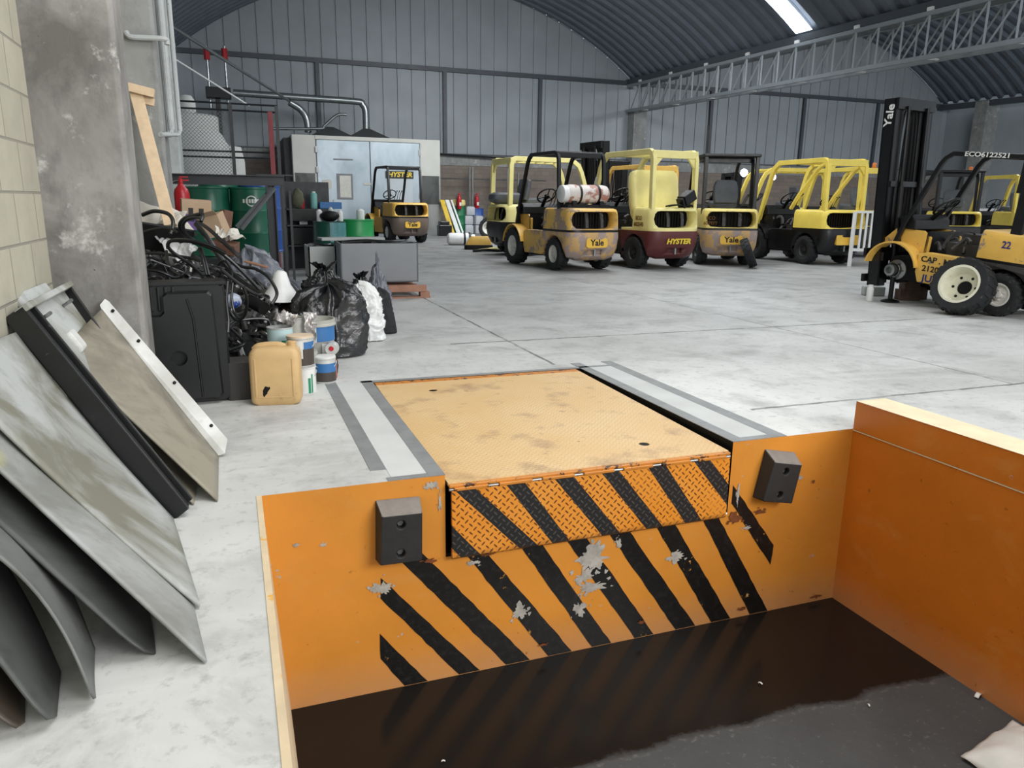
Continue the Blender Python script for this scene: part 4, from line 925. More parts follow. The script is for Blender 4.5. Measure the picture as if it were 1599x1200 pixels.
# ------------------------------------------------------------------ jerry can and tins
M_jerry = plain('yellowed_polythene', (208,174,122), .5, 0, .10, 5, wear=(176,140,96), wear_at=.63, wscale=5)
jc = tag(empty('jerry_can', (.235,5.43,0), -10.), 'grubby beige plastic jerry can with a black smudge on its front', 'jerry can')
b = MB(); b.loft([[(x+(z > .36)*.0, y_, z) for x, y_ in rrect(.168*k, .118*k, .04, 5)] for z, k in ((.0,.88),(.02,.98),(.05,1.),(.33,1.),(.37,.96),(.395,.84),(.405,.7))]); b.build('can_body', M_jerry, jc, smooth=50)
b = MB()
for s in (-1, 1): b.box(s*.125-.006, s*.125+.006, -.122, -.116, .06, .33)
b.box(-.115,.115,-.121,-.116,.055,.065); b.build('moulded_rib', M_jerry, jc, smooth=0, bevel=.004)
b = MB(); b.tube(spline([(-.14,0,.375),(-.10,0,.402),(.02,0,.408),(.08,0,.385)], 5), .024, 10); b.build('carry_handle', M_jerry, jc)
b = MB(); b.at((.115,0,.395)); b.lathe([(.032,0),(.032,.035),(.026,.04)], 18); b.build('screw_cap', M_jerry, jc)
b = MB(); pts = [(-.06+.024*(.8+.6*mnoise.noise((math.cos(q*.3142)*1.4,math.sin(q*.3142)*1.4,2.)))*math.cos(q*.3142)+.012*math.sin(q*.3142), .11+.05*(.8+.6*mnoise.noise((math.cos(q*.3142)*1.4,math.sin(q*.3142)*1.4,7.)))*math.sin(q*.3142)) for q in range(20)]; b.add([(x, -.1195, z) for x, z in pts], [tuple(range(20))]); b.build('black_smudge', M_dark, jc, smooth=0)
M_tin = plain('pale_tin', (206,208,206), .4, .3, .08, 8); M_lab_w = plain('white_paper_label', (222,224,220), .6, 0, .05); M_lab_g = plain('green_label', (30,132,92), .5, 0, .05)
M_lab_b = plain('blue_label', (52,110,168), .5, 0, .06); M_lab_k = plain('brown_label', (70,62,56), .5, 0, .08); M_lab_t = plain('pale_teal_label', (186,212,214), .5, 0, .04); M_greypail = plain('grey_pail', (176,176,168), .5, 0, .08)
def band(b, r, z0, z1, a0, a1, n=14):
    vs = [(r*math.cos(R(lerp(a0,a1,i/n))), r*math.sin(R(lerp(a0,a1,i/n))), z) for i in range(n+1) for z in (z0,z1)]
    b.add(vs, [(2*i, 2*i+2, 2*i+3, 2*i+1) for i in range(n)])
def tin(name, loc, r, h, label, body, bands=(), lid=None, handle=True, rz=0., bulge=False, ry=0.):
    o = tag(empty(name, loc, rz), label, 'paint can' if name == 'paint_can' else 'pail', 'tins and pails at the front of the scrap pile'); o.rotation_euler[1] = R(ry)
    b = MB(); b.lathe([(r*.97,0),(r,.008),(r,h-.012),(r*1.04,h-.008),(r*1.04,h),(r*.94,h),(r*.93,h-.02),(.002,h-.022)] if not bulge else [(r*.88,0),(r,h-.05),(r*1.06,h-.05),(r*1.06,h-.035),(r*1.03,h-.03),(r*1.06,h),(r*.95,h),(r*.93,h-.04),(.002,h-.045)], 28); b.build('can_body', body, o)
    for (z0, z1, a0, a1, mt, nm) in bands:
        b = MB(); band(b, r*1.008, h*z0, h*z1, a0, a1); b.build(nm, mt, o)
    if lid:
        b = MB(); b.lathe([(r*.99,h-.008),(r*1.02,h),(r*1.02,h+.01),(r*.9,h+.012),(.002,h+.008)], 28); b.build('lid', lid, o)
    if handle:
        b = MB(); b.tube([(r*1.05*math.cos(R(a)), -.02-r*.55*math.sin(R(a)), h*.86-r*.75*math.sin(R(a))) for a in range(0, 181, 15)], .003, 5); b.build('wire_handle', M_steel, o)
    return o
tin('grey_pail', (.37,5.98,0), .20, .24, 'wide shallow pail under the white and green tin, mostly hidden by the jerry can', M_greypail, lid=M_greypail, handle=False)
tin('paint_can', (.30,5.90,.255), .094, .205, 'white and green paint tin with a rag on top, standing above the jerry can', M_tin, [(.06,.97,-170,-10,M_lab_t,'paper_label'),(.0,.55,-88,-25,M_lab_g,'green_panel')], handle=False)
tin('grey_pail', (.42,6.06,.255), .085, .25, 'plain grey pail on the wide pail, behind the white and green tin', M_greypail, handle=False)
tin('paint_can', (.44,5.68,.0), .088, .19, 'white tin with green stripes carrying the brown labelled one', M_lab_w, [(.0,.6,-75,-62,M_lab_g,'green_stripe'),(.0,.75,-58,-50,M_lab_g,'green_stripe')], lid=M_tin)
tin('paint_can', (.425,5.66,.205), .095, .215, 'brown and blue labelled tin with a pale lid, stacked on the green striped one', M_tin, [(.05,.62,-170,-10,M_lab_k,'brown_label'),(.62,.86,-80,-10,M_lab_b,'blue_label'),(.30,.90,-165,-85,M_lab_w,'paper_label')], lid=plain('cream_lid', (222,200,172), .5, 0, .1))
tin('paint_can', (.625,5.93,.0), .082, .20, 'blue and black labelled tin with a white lid on the floor by the red handle', M_tin, [(.45,.80,-175,-5,M_lab_b,'blue_label'),(.08,.45,-175,-5,M_lab_k,'black_label')], lid=M_white)
tin('grey_pail', (.60,6.25,.12), .15, .34, 'large white and blue pail with a ragged rim in front of the black bag', M_greypail, [(.50,.86,-150,-20,M_lab_b,'blue_label'),(.50,.86,-112,-95,M_lab_w,'paper_label'),(.1,.45,-80,-40,M_lab_w,'paper_label')], bulge=True, handle=False)
b = MB(); b.lathe([(.16,0),(.17,.06),(.16,.118),(.002,.119)], 20); o = b.build('wooden_block', M_lab_k); put(o, (.60,6.25,0)); tag(o, 'dark round drum lid stack under the large white and blue pail', 'lid')
rt_ = tag(empty('hand_tool', (.70,6.05,0), -15), 'red handled tool with a white roller head leaning beside the blue labelled tin', 'tool')
b = MB(); b.prism([(-.028,0),(.03,0),(.024,.16),(.012,.235),(-.020,.235),(-.024,.16)], -.02, .02, 'y'); b.build('red_handle', plain('terracotta_plastic', (176,92,70), .5, 0, .08), rt_, smooth=0, bevel=.008)
b = MB(); b.at((0,0,.245)); b.lathe([(.048,-.05),(.052,-.03),(.052,.03),(.048,.05)], 20, 'y'); b.build('roller_head', M_tin, rt_)
b = MB(); b.at((0,-.055,.25)); b.lathe([(.016,-.006),(.02,0),(.016,.01)], 14, 'y'); b.build('red_button', M_red, rt_)
M_rag = plain('crumpled_foil', (190,186,184), .35, .5, .12, 20)
def crumple(name, c, sx_, sy_, rot, mt, label, cat, amp=.05, fr=6., seed=0., n=26):
    s = MB()
    def fn(u, v):
        x, y_ = (u-.5)*sx_, (v-.5)*sy_; p = Vector((x*fr+seed, y_*fr, seed*2)); q = p+Vector((mnoise.noise(p), mnoise.noise(p+Vector((5,0,0))), 0))*.6
        return (x+.02*mnoise.noise(p*2), y_, amp*((1-abs(mnoise.noise(q)))**2*1.2+.4*(1-abs(mnoise.noise(q*2.4)))**2-.6))
    s.grid(fn, n, n); o = s.build(name, mt, smooth=28, solid=.003); o.location = c; o.rotation_euler = tuple(R(a) for a in rot); return tag(o, label, cat)
def blob(name, loc, rx, ry, rz_, mt, label, cat, amp=.35, fr=3., seed=0., nu=40, nv=26, tuck=.0, group=None, neck=0., lean=(0,0), fold=.0, floor=True, rz=0., flat=.0):
    """soft crumpled volume sitting on the ground: creased by folded noise, flattened below, optionally gathered to a neck at the top"""
    s = MB()
    def fn(u, v):
        a = 2*PI*u; t = v; th = PI*(t-.5); r = math.cos(th); z = math.sin(th)
        p = Vector((r*math.cos(a), r*math.sin(a), z))
        n1 = mnoise.noise(p*fr*.6+Vector((seed,seed*2,0))); q = p*fr+Vector((seed*3,0,seed)); n2 = 1-abs(mnoise.noise(q))*2; n3 = 1-abs(mnoise.noise(q*2.3+Vector((0,5,0))))*2
        cr = 1-abs(math.sin(a*5+seed+3*mnoise.noise(p*2)))  # vertical pleats
        k = 1+amp*(.5*n1+.32*n2+.16*n3)+fold*cr*(.3+.7*max(0, z))
        x, y_, zz = p.x*k, p.y*k, p.z*(1+amp*.4*n1)
        if neck and z > .35:
            w_ = (z-.35)/.65; sq = 1-neck*min(1, w_*1.6); x *= sq; y_ *= sq; zz += w_*.35*neck
            if w_ > .7: x *= 1+1.2*(w_-.7)*3*neck; y_ *= 1+1.2*(w_-.7)*3*neck
        X, Y, Z_ = x*rx, y_*ry, (zz*.5+.5)*rz_
        if Z_ < .03*rz_+.004: Z_ = max(0.003, Z_*.2)
        X += lean[0]*Z_; Y += lean[1]*Z_
        return (X, Y, Z_)
    s.grid(fn, nu, nv)
    o = s.build(name, mt, smooth=180); put(o, loc, rz); tag(o, label, cat, group)
    md = o.modifiers.new('weld', 'WELD'); md.merge_threshold = .002
    return o
crumple('foil_rag', (.335,5.90,.50), .16, .13, (20,15,0), M_rag, 'crumpled silvery rag lying on the white and green tin', 'rag', .07, 16., 3.)
crumple('foil_rag', (.52,5.98,.42), .10, .26, (78,8,25), M_rag, 'torn strip of silver sheet standing between the tins', 'foil', .05, 12., 6.)
# ------------------------------------------------------------------ bin bags and sacks
def bag_mat(name, c, rough, spec=.6):
    m, nt, b = _nodes(name); p = coords(nt)
    n1 = noise_n(nt, p, 5, 5, .6, 1.2); n2 = noise_n(nt, p, 14, 4, .6, .8)
    L(nt, mixc(nt, n1, lin(c), lin(tuple(v*1.35 for v in c))), b.inputs['Base Color']); b.inputs['Roughness'].default_value = rough; b.inputs['Specular IOR Level'].default_value = spec
    bump(nt, b, math_n(nt, 'ADD', n1, math_n(nt, 'MULTIPLY', n2, .3)), .35, .05); return m
M_bagk = bag_mat('black_polythene', (20,21,23), .27, .8); M_bagg = bag_mat('grey_polythene', (92,95,102), .34); M_bagc = bag_mat('cloudy_clear_polythene', (186,187,186), .3); M_rusty = plain('brown_filings', (70,52,44), .9, 0, .3, 30, bumpy=1.)
BG = 'bin bags at the end of the scrap pile'
def bag(name, loc, rx, ry, h, mt, label, cat='bag', seed=0., top=.62, knot=0., rz=0., lean=(0,0), pinch=1., rough=.10, sq=2.8, nu=96, nv=64, group=BG):
    """filled plastic sack: flat bottom, bulging sides, top gathered in creased folds; knot > 0 ties it and lets the free end stand up"""
    s = MB(); sv = Vector((seed*1.7, seed*.9, seed*2.3))
    def fn(u, v):
        a = 2*PI*u
        if v < .06: r = .72+.26*math.sin(v/.06*PI/2); z = .0+.02*v/.06
        else:
            t = (v-.06)/.94; z = .02+.98*t
            r = .98+.06*math.sin(PI*min(1, t*1.4)) if t < top else None
            if r is None:
                w_ = (t-top)/(1-top)
                if knot: r = (.98*(1-w_)**1.3+.10 if w_ < .7 else .16+knot*(w_-.7)*1.2)
                else: r = .99*math.sqrt(max(0., 1-w_**2.6))
        ca, sa = math.cos(a), math.sin(a); k = (abs(ca)**sq+abs(sa)**sq)**(-1/sq)
        p = Vector((ca*1.1, sa*1.1, z*1.5*h/max(rx, .05)*.35))+sv
        wv = Vector((mnoise.noise(p*1.3), mnoise.noise(p*1.3+Vector((9,0,0))), mnoise.noise(p*1.3+Vector((0,9,0)))))*.7
        q = p+wv; rd = lambda f_, o: (1-abs(mnoise.noise(q*f_+Vector((o,o,0)))))**4
        cr = rd(1.6, 0)*1.0+rd(3.0, 4)*.5+rd(6., 8)*.10-.7
        pl = math.sin(a*9+seed+5*mnoise.noise(p*1.1))*max(0., (z-top*.8))*.22*(1.6 if knot else .8)
        kk = r*(1+rough*1.6*cr*(.5+.8*z)+pl)+.10*mnoise.noise(p*.9)*r
        kk = max(.02, kk)
        Z_ = z*h*(1+(.10*cr if v > .1 else 0))+(.10*h*mnoise.noise(Vector((ca*1.2, sa*1.2, seed)))*z*z)
        return (ca*k*kk*rx+lean[0]*Z_, sa*k*kk*ry+lean[1]*Z_, max(.003, Z_))
    s.grid(fn, nu, nv); o = s.build(name, mt, smooth=180); put(o, loc, rz); tag(o, label, cat, group)
    md = o.modifiers.new('weld', 'WELD'); md.merge_threshold = .0015; return o
bag('bin_bag', (.80,7.06,0), .325, .26, .63, M_bagk, 'biggest black bin bag, bulging and shiny, at the front of the heap', seed=1.3, top=.62, rz=8, rough=.11)
bag('sack', (1.25,7.70,0), .18, .16, .55, M_bagc, 'cloudy white plastic sack of scraps beside the biggest black bag', 'sack', seed=4.1, top=.45, knot=0, rough=.16, lean=(-.12,0))
bag('bin_bag', (.88,8.05,.36), .20, .19, .40, M_bagk, 'black bin bag tied in a crumpled knot, topmost of the bag heap', seed=7.7, top=.42, knot=1.0, rough=.22)
bag('bin_bag', (.84,8.10,0), .36, .28, .40, M_bagk, 'flattened black bin bag under the crumpled tied one', seed=9.2, top=.6, rough=.16)
bag('bin_bag', (1.28,8.2,.24), .16, .15, .40, M_bagk, 'small shiny black bag between the knotted bag and the tall narrow one', seed=11.9, top=.4, knot=.8, rough=.22)
bag('bin_bag', (1.26,8.25,0), .22, .18, .28, M_bagg, 'grey bag squashed beneath the small shiny black one', seed=2.6, top=.6, rough=.16)
bag('bin_bag', (1.47,8.22,0), .125, .115, .80, M_bagg, 'tall narrow grey bag twisted to a point at the right end of the heap', seed=5.4, top=.45, knot=-.2, rough=.16)
bag('rubber_boot', (1.52,8.04,0), .10, .10, .46, M_rubber, 'black rubber boot leg standing in front of the tall narrow bag', 'boot', seed=8.1, top=.85, rough=.08, lean=(-.15,0), nu=48, nv=30, group=None)
bag('sack', (.40,9.1,.02), .30, .27, .80, M_bagg, 'large grey plastic sack slumped beside the steel rack post', 'sack', seed=3.3, top=.5, rough=.13, lean=(-.30,0))
bag('sack', (.72,8.9,.02), .24, .22, .48, M_bagg, 'smaller grey plastic sack leaning on the large slumped one', 'sack', seed=6.8, top=.5, rough=.14, lean=(-.35,0))
b = MB(); b.loft([[(x*k, y_*k, z) for x, y_ in rrect(.30, .22, .04)] for z, k in ((0,.9),(.38,1.),(.40,1.02),(.40,.96),(.37,.95))]); o = b.build('steel_bin', M_gbody); put(o, (.58,7.35,0), 10); tag(o, 'dark tray heaped with brown filings behind the big black bag', 'tray')
s = MB(); s.grid(lambda u, v: ((u-.5)*.52, (v-.5)*.38, .2*max(0,1-(2*abs(u-.5))**2)*max(0,1-(2*abs(v-.5))**2)+.02*mnoise.noise((u*7,v*7,1))), 24, 18); o = s.build('metal_filings', M_rusty); put(o, (.60,7.35,.37), 10); tag(o, 'heap of brown metal filings in the dark tray', 'filings', kind='stuff')
s = MB(); s.lathe([(.20,0),(.15,.04),(.09,.13),(.055,.24),(.03,.26)], 26); o = s.build('paper_funnel', M_white); put(o, (.40,7.30,.50), 20, 4); tag(o, 'white paper cone standing upside down among the scrap', 'cone')

# ------------------------------------------------------------------ scrap pile with hoses
def pile_z(x, y_):
    h = 1.10-.70*((x+.95)/1.5)**.9 if x > -.95 else 1.10
    f_ = min(1, max(0, (y_-6.05)/1.25)); f2 = min(1, max(0, (9.7-y_)/.8)); e = min(1, max(0, (.72-x)/.45))
    return max(.0, h*f_*f2*e)
M_scrap = plain('black_scrap', (30,30,31), .55, .1, .25, 12, wear=(96,94,92), wear_at=.66, wscale=12)
s = MB()
def heap(u, v):
    x = -.98+1.75*u; y_ = 5.75+4.0*v; z = pile_z(x, y_)
    n_ = mnoise.noise((x*4, y_*4, 0))*.10+mnoise.noise((x*11, y_*11, 3))*.06
    return (x, y_, max(.004, z*.93+n_*min(1, z*3)))
s.grid(heap, 60, 90)
keep_ = [i for i, q in enumerate(s.f) if max(s.v[k].z for k in q) > .03]; s.f = [s.f[i] for i in keep_]; s.m = [0]*len(s.f)
o = s.build('scrap_heap', M_scrap); tag(o, 'black heap of rubber and metal scrap between the two pillars', 'scrap heap', kind='stuff')
s = MB(); rnd = random.Random(5)
for k in range(420):
    x = rnd.uniform(-.9,.62); y_ = rnd.uniform(6.1,7.8); z = pile_z(x, y_)+.02
    if z < .05: continue
    s.at((x,y_,z), (rnd.uniform(-60,60), rnd.uniform(-60,60), rnd.uniform(0,180))); a = rnd.uniform(.02,.06)
    if k%3 == 0: s.lathe([(a*.5,-a*1.2),(a*.7,-a),(a*.7,a),(a*.4,a*1.3)], 9)
    elif k%3 == 1: s.box(-a*1.2,a*1.2,-a*.5,a*.5,-a*.3,a*.3)
    else: n = 10; s.tube([(a*1.1*math.cos(2*PI*q/n), a*1.1*math.sin(2*PI*q/n), 0) for q in range(n)], a*.25, 5, closed=True)
o = s.build('scrap_fittings', plain('oily_metal', (120,120,118), .32, .7, .35, 14)); tag(o, 'oily metal fittings scattered over the front of the scrap heap', 'fittings', kind='stuff')
M_hose = plain('black_hose', (24,25,27), .33, 0, .1, 5, spec=.7)
HG = 'black hoses on the scrap heap'
hoses = [
 ('loop of hose arching over the left end of the heap', .022, [(-0.663,6.900,1.260),(-0.571,6.860,1.292),(-0.475,6.820,1.278),(-0.434,6.780,1.234),(-0.432,6.740,1.174),(-0.453,6.700,1.115)]),
 ('double bent hose rising to the highest loop before the boxes', .020, [(-0.301,6.800,1.049),(-0.369,6.750,1.133),(-0.376,6.700,1.196),(-0.336,6.650,1.242),(-0.276,6.600,1.263),(-0.199,6.550,1.275),(-0.211,6.500,1.222)]),
 ('hose following the inner side of the highest loop', .018, [(-0.279,6.750,1.061),(-0.335,6.700,1.115),(-0.350,6.650,1.187),(-0.316,6.600,1.233),(-0.257,6.550,1.250),(-0.209,6.500,1.246)]),
 ('wide oval hose loop hanging over the black tank', .019, [(-0.234,6.500,0.803),(-0.319,6.463,0.898),(-0.420,6.425,0.981),(-0.457,6.388,1.042),(-0.425,6.350,1.082),(-0.351,6.312,1.089),(-0.242,6.275,1.076),(-0.127,6.237,1.038),(-0.048,6.200,0.992)]),
 ('hose crossing the middle of the heap towards the tins', .019, [(-0.467,6.500,1.016),(-0.451,6.464,1.067),(-0.385,6.427,1.078),(-0.283,6.391,1.070),(-0.184,6.355,1.037),(-0.081,6.318,0.989),(0.037,6.282,0.877),(0.195,6.245,0.688),(0.193,6.209,0.672),(0.135,6.173,0.687),(0.002,6.136,0.793),(-0.087,6.100,0.885)]),
 ('thin hose curving down from the oval loop to the tank', .015, [(-0.474,6.450,1.000),(-0.470,6.367,0.927),(-0.430,6.283,0.866),(-0.375,6.200,0.834)]),
 ('pair hose running straight down behind the tank, on its left', .014, [(-0.237,6.400,1.020),(-0.217,6.300,0.948),(-0.196,6.200,0.830)]),
 ('pair hose running straight down behind the tank, on its right', .014, [(-0.223,6.400,1.025),(-0.199,6.300,0.938),(-0.178,6.200,0.830)]),
 ('flat belt running from the boxes down to the right', .030, [(-0.261,6.800,1.193),(-0.179,6.680,1.085),(-0.091,6.560,0.938),(0.005,6.440,0.804),(0.122,6.320,0.712),(0.202,6.200,0.682)]),
 ('hose sloping from the cardboard down to the grey sack', .022, [(-0.264,7.200,1.202),(-0.172,7.050,1.143),(-0.076,6.900,1.053),(0.019,6.750,0.966),(0.055,6.600,0.934)]),
 ('round hose loop at the right end above the tins', .018, [(-0.007,6.400,0.908),(0.076,6.333,0.877),(0.159,6.267,0.867),(0.249,6.200,0.811),(0.297,6.133,0.727),(0.300,6.067,0.675),(0.255,6.000,0.616)]),
 ('long hanging hose loop between tank and tins, outer', .018, [(-0.021,6.200,0.787),(-0.057,6.158,0.675),(-0.050,6.117,0.567),(-0.000,6.075,0.497),(0.057,6.033,0.540),(0.082,5.992,0.652),(0.062,5.950,0.763)]),
 ('long hanging hose loop between tank and tins, inner', .014, [(-0.008,6.150,0.782),(-0.025,6.083,0.664),(-0.014,6.017,0.565),(0.018,5.950,0.525)]),
 ('hose end bending down in front of the pile near the tank', .016, [(-0.044,6.100,0.788),(-0.063,6.033,0.651),(-0.059,5.967,0.516),(-0.069,5.900,0.430)]),
 ('small bent hose in the middle of the heap', .015, [(-0.114,6.500,0.882),(-0.083,6.475,0.914),(-0.045,6.450,0.905),(-0.012,6.425,0.836),(-0.024,6.400,0.737)]),
 ('low hose lying across the back of the heap', .020, [(-0.690,7.400,1.141),(-0.568,7.300,1.166),(-0.464,7.200,1.126),(-0.358,7.100,1.119),(-0.275,7.000,1.102)]),
 ('thin hose along the top of the black sheet at the left', .014, [(-0.642,6.700,1.136),(-0.565,6.633,1.158),(-0.458,6.567,1.170),(-0.392,6.500,1.143)]),
 ('hose passing under the oval loop towards the left', .018, [(-0.643,6.600,0.977),(-0.529,6.550,0.974),(-0.408,6.500,0.956),(-0.296,6.450,0.939),(-0.240,6.400,0.922)]),
]
for lab, r_, pts in hoses:
    pp = spline(pts, 6)
    b = MB(); b.tube(pp, r_*.72, 8); o = b.build('hose', M_hose); tag(o, 'black '+lab, 'hose', HG)
rnd = random.Random(21)
for k in range(16):
    cx, cy = rnd.uniform(-.8,.35), rnd.uniform(6.35,7.5); pts = []; a0 = rnd.uniform(0,6.3); ra, rb = rnd.uniform(.12,.32), rnd.uniform(.10,.25)
    for q in range(6):
        a_ = a0+q*rnd.uniform(.5,.9); x = min(.5, max(-.92, cx+ra*math.cos(a_))); y_ = max(6.2, cy+rb*math.sin(a_)); pts.append((x, y_, pile_z(x, y_)+.03+.07*abs(math.sin(q*1.3+k))))
    b = MB(); b.tube(spline(pts, 6), rnd.uniform(.010,.016), 7); o = b.build('hose', M_hose); tag(o, 'short black hose tangled among the scrap beneath the longer looping hoses', 'hose', 'short hoses tangled in the scrap heap')
# rubber mats and tubes
def slab_thing(name, c, sz, rot, mt, label, cat, bev=.006):
    b = MB(); b.box(-sz[0]/2, sz[0]/2, -sz[1]/2, sz[1]/2, -sz[2]/2, sz[2]/2); o = b.build(name, mt, bevel=bev, smooth=0); o.location = c; o.rotation_euler = tuple(R(a) for a in rot); return tag(o, label, cat)
slab_thing('rubber_mat', (-0.556,6.900,1.076), (.50,.35,.02), (-38,10,8), M_rubber, 'sagging dark rubber mat at the left of the heap, against the pillar', 'mat')
slab_thing('metal_strip', (-0.464,6.300,0.894), (.26,.012,.012), (0,24,30), M_steel, 'shiny metal strip lying low at the left of the heap', 'strip')
b = MB(); b.tube([(0.104,6.200,0.625), (0.200,6.050,0.582)], .05, 14); tag(b.build('pipe_stub', M_dark), 'thick black pipe stub lying among the fittings over the tins', 'pipe')
slab_thing('short_board', (0.188,6.900,0.851), (.20,.05,.018), (0,14,-25), plain('raw_brown_wood', (150,112,88), .7, 0, .15, 12), 'short brown board resting on the grey sack side of the heap', 'board')
M_card = plain('brown_cardboard', (186,160,132), .8, 0, .06, 4); M_card2 = plain('dark_brown_card', (112,80,64), .8, 0, .1, 5); M_violet = plain('violet_print', (112,86,148), .7, 0, .05); M_paper = plain('dusty_white_paper', (212,208,198), .85, 0, .08, 5)
def carton(c, sz, rot, mt, label, flap=True, printed=False):
    o = tag(empty('cardboard_box', c), label, 'cardboard box'); o.rotation_euler = tuple(R(a) for a in rot); x, y_, z = sz[0]/2, sz[1]/2, sz[2]/2
    b = MB(); b.box(-x,x,-y_,y_,-z,z); b.build('carton_body', mt, o, smooth=0, bevel=.004)
    if flap: b = MB(); b.add([(-x,-y_,z),(x,-y_,z),(x*1.0,-y_-.06,z+.05),(-x,-y_-.06,z+.05)], [(0,1,2,3)]); b.build('box_flap', mt, o, solid=.004, smooth=0)
    if printed:
        b = MB(); b.box(-x*1.002,x*1.002,-y_-.001,-y_+.01,-z*1.0,z*.05); b.build('printed_panel', M_violet, o, smooth=0)
        b = MB()
        for q in (-.45,.25): b.box(x*q-.015,x*q+.03,-y_-.003,-y_,-z*.05,z*.45)
        b.box(-x*.6,-x*.2,-y_-.003,-y_,-z*.45,z*.0); b.build('printed_figure', M_ink, o, smooth=0)
    return o
carton((-0.322,8.600,1.235), (.28,.24,.30), (2,3,6), M_card, 'brown cardboard box with a violet band and black prints', flap=False, printed=True)
carton((-0.156,8.500,1.129), (.22,.20,.22), (10,-14,-20), M_card, 'plain cardboard box tipped between the violet printed box and the rack')
carton((-0.041,8.600,1.178), (.10,.10,.20), (0,12,30), M_card2, 'narrow dark brown carton standing on the heap before the green drum', flap=False)
carton((-0.054,7.600,0.959), (.22,.14,.10), (15,10,-20), M_card2, 'flattened dark brown carton under the pale papers', flap=False)
crumple('paper_sack', (-0.610,7.450,1.172), .44, .36, (52,12,-14), M_paper, 'dusty white paper sack leaning on the second pillar', 'sack', .06, 4., 2.2)
crumple('paper_sheet', (-0.478,7.250,1.114), .30, .26, (40,-30,10), M_paper, 'folded pale sheet at the foot of the timber prop', 'paper', .06, 4., 6.2)
crumple('paper_scrap', (-0.026,7.600,1.041), .24, .16, (20,10,20), M_paper, 'crumpled pale papers on the heap beside the brown carton', 'paper', .08, 9., 5.5)
crumple('clear_wrap', (-0.427,6.900,1.002), .20, .30, (50,-30,20), M_bagc, 'crumpled clear film among the hoses', 'plastic film', .10, 8., 7.7)
blob('blue_bundle', (-0.022,6.150,0.576), .06, .06, .12, plain('white_blue_wrapper', (190,196,214), .4, 0, .2, 8, wear=(50,80,170), wear_at=.55), 'white and blue wrapper tucked behind the hanging hose loop', 'wrapper', .4, 3, 9.1, 20, 14)

# ------------------------------------------------------------------ timber prop against the second pillar
M_pine = plain('rough_pine', (226,200,166), .7, 0, .10, 9, wear=(196,158,118), wear_at=.62, wscale=4)
pr = tag(empty('timber_prop', (0,0,0)), 'rough pine prop with a short crosspiece leaning on the second pillar', 'timber prop')
b = MB(); p0, p1 = Vector((-0.490,7.150,1.256)), Vector((-0.676,7.550,2.255)); d = (p1-p0).normalized(); sx = Vector((1,0,0))-d*d.x; sx.normalize(); sy = d.cross(sx)
b.add([tuple(q+sx*i*.05+sy*j*.035) for q in (p0-d*.1, p1) for i, j in ((-1,-1),(1,-1),(1,1),(-1,1))], [(0,1,2,3),(7,6,5,4),(0,4,5,1),(1,5,6,2),(2,6,7,3),(3,7,4,0)]); b.build('shaft', M_pine, pr, smooth=0, bevel=.004)
b = MB(); c0 = Vector((-0.640,7.520,2.289)); b.at(tuple(c0), (0,12,0)); b.box(-.10,.11,-.05,.05,-.035,.035); b.at(tuple(c0+Vector((.02,.05,-.075))), (0,12,0)); b.box(-.07,.08,-.04,.04,-.03,.03); b.build('crosspiece', M_pine, pr, smooth=0, bevel=.004)

# ------------------------------------------------------------------ steel rack, drums, extinguisher, cage
RY = 9.9
M_rack = plain('dark_rack_steel', (44,46,50), .45, .2, .12, 6); M_rackred = plain('primer_red_steel', (138,48,54), .55, 0, .1, 6)
rk = tag(empty('steel_rack', (0,RY,0)), 'black steel beam rack with a diagonal brace in front of the green drums', 'rack')
b = MB(); z0, z1 = 1.555, 1.675; b.box(-.62,.66,-.05,.05,z1-.012,z1); b.box(-.62,.66,-.05,.05,z0,z0+.010); b.box(-.62,.66,-.006,.006,z0,z1); b.build('beam', M_rack, rk, smooth=0)
b = MB(); b.box(.44,.455,-.06,.06,0,z0); b.box(.535,.55,-.06,.06,0,z0); b.box(.45,.54,-.006,.006,0,z0); b.build('post', M_rack, rk, smooth=0)
b = MB(); b.tube([(.52,-.02,1.53),(.08,-.02,1.06)], .030, 4); b.tube([(.545,-.06,1.53),(.13,-.06,1.04)], .022, 4); b.build('brace', plain('grey_brace_steel', (112,116,120), .5, .2, .1), rk, smooth=0)
b = MB(); b.box(.62,.65,-.05,-.02,0,1.55); b.box(.70,.73,-.05,-.02,0,1.50); b.box(.34,.76,-.04,-.02,z1,z1+.015); b.build('angle_post', M_rack, rk, smooth=0)
b = MB(); b.box(-.51,.5,.05,1.35,.62,.66); b.box(-.51,.5,.02,.06,.56,.68); b.build('lower_deck', M_rack, rk, smooth=0)
M_drg = plain('green_drum_paint', (26,96,74), .32, 0, .08, 3); M_drb = plain('blue_drum_paint', (44,84,158), .35, 0, .08, 3); M_drg2 = plain('bright_green_drum', (36,150,82), .35, 0, .08, 3); M_drd = plain('deep_green_drum', (18,72,58), .35, 0, .1, 3)
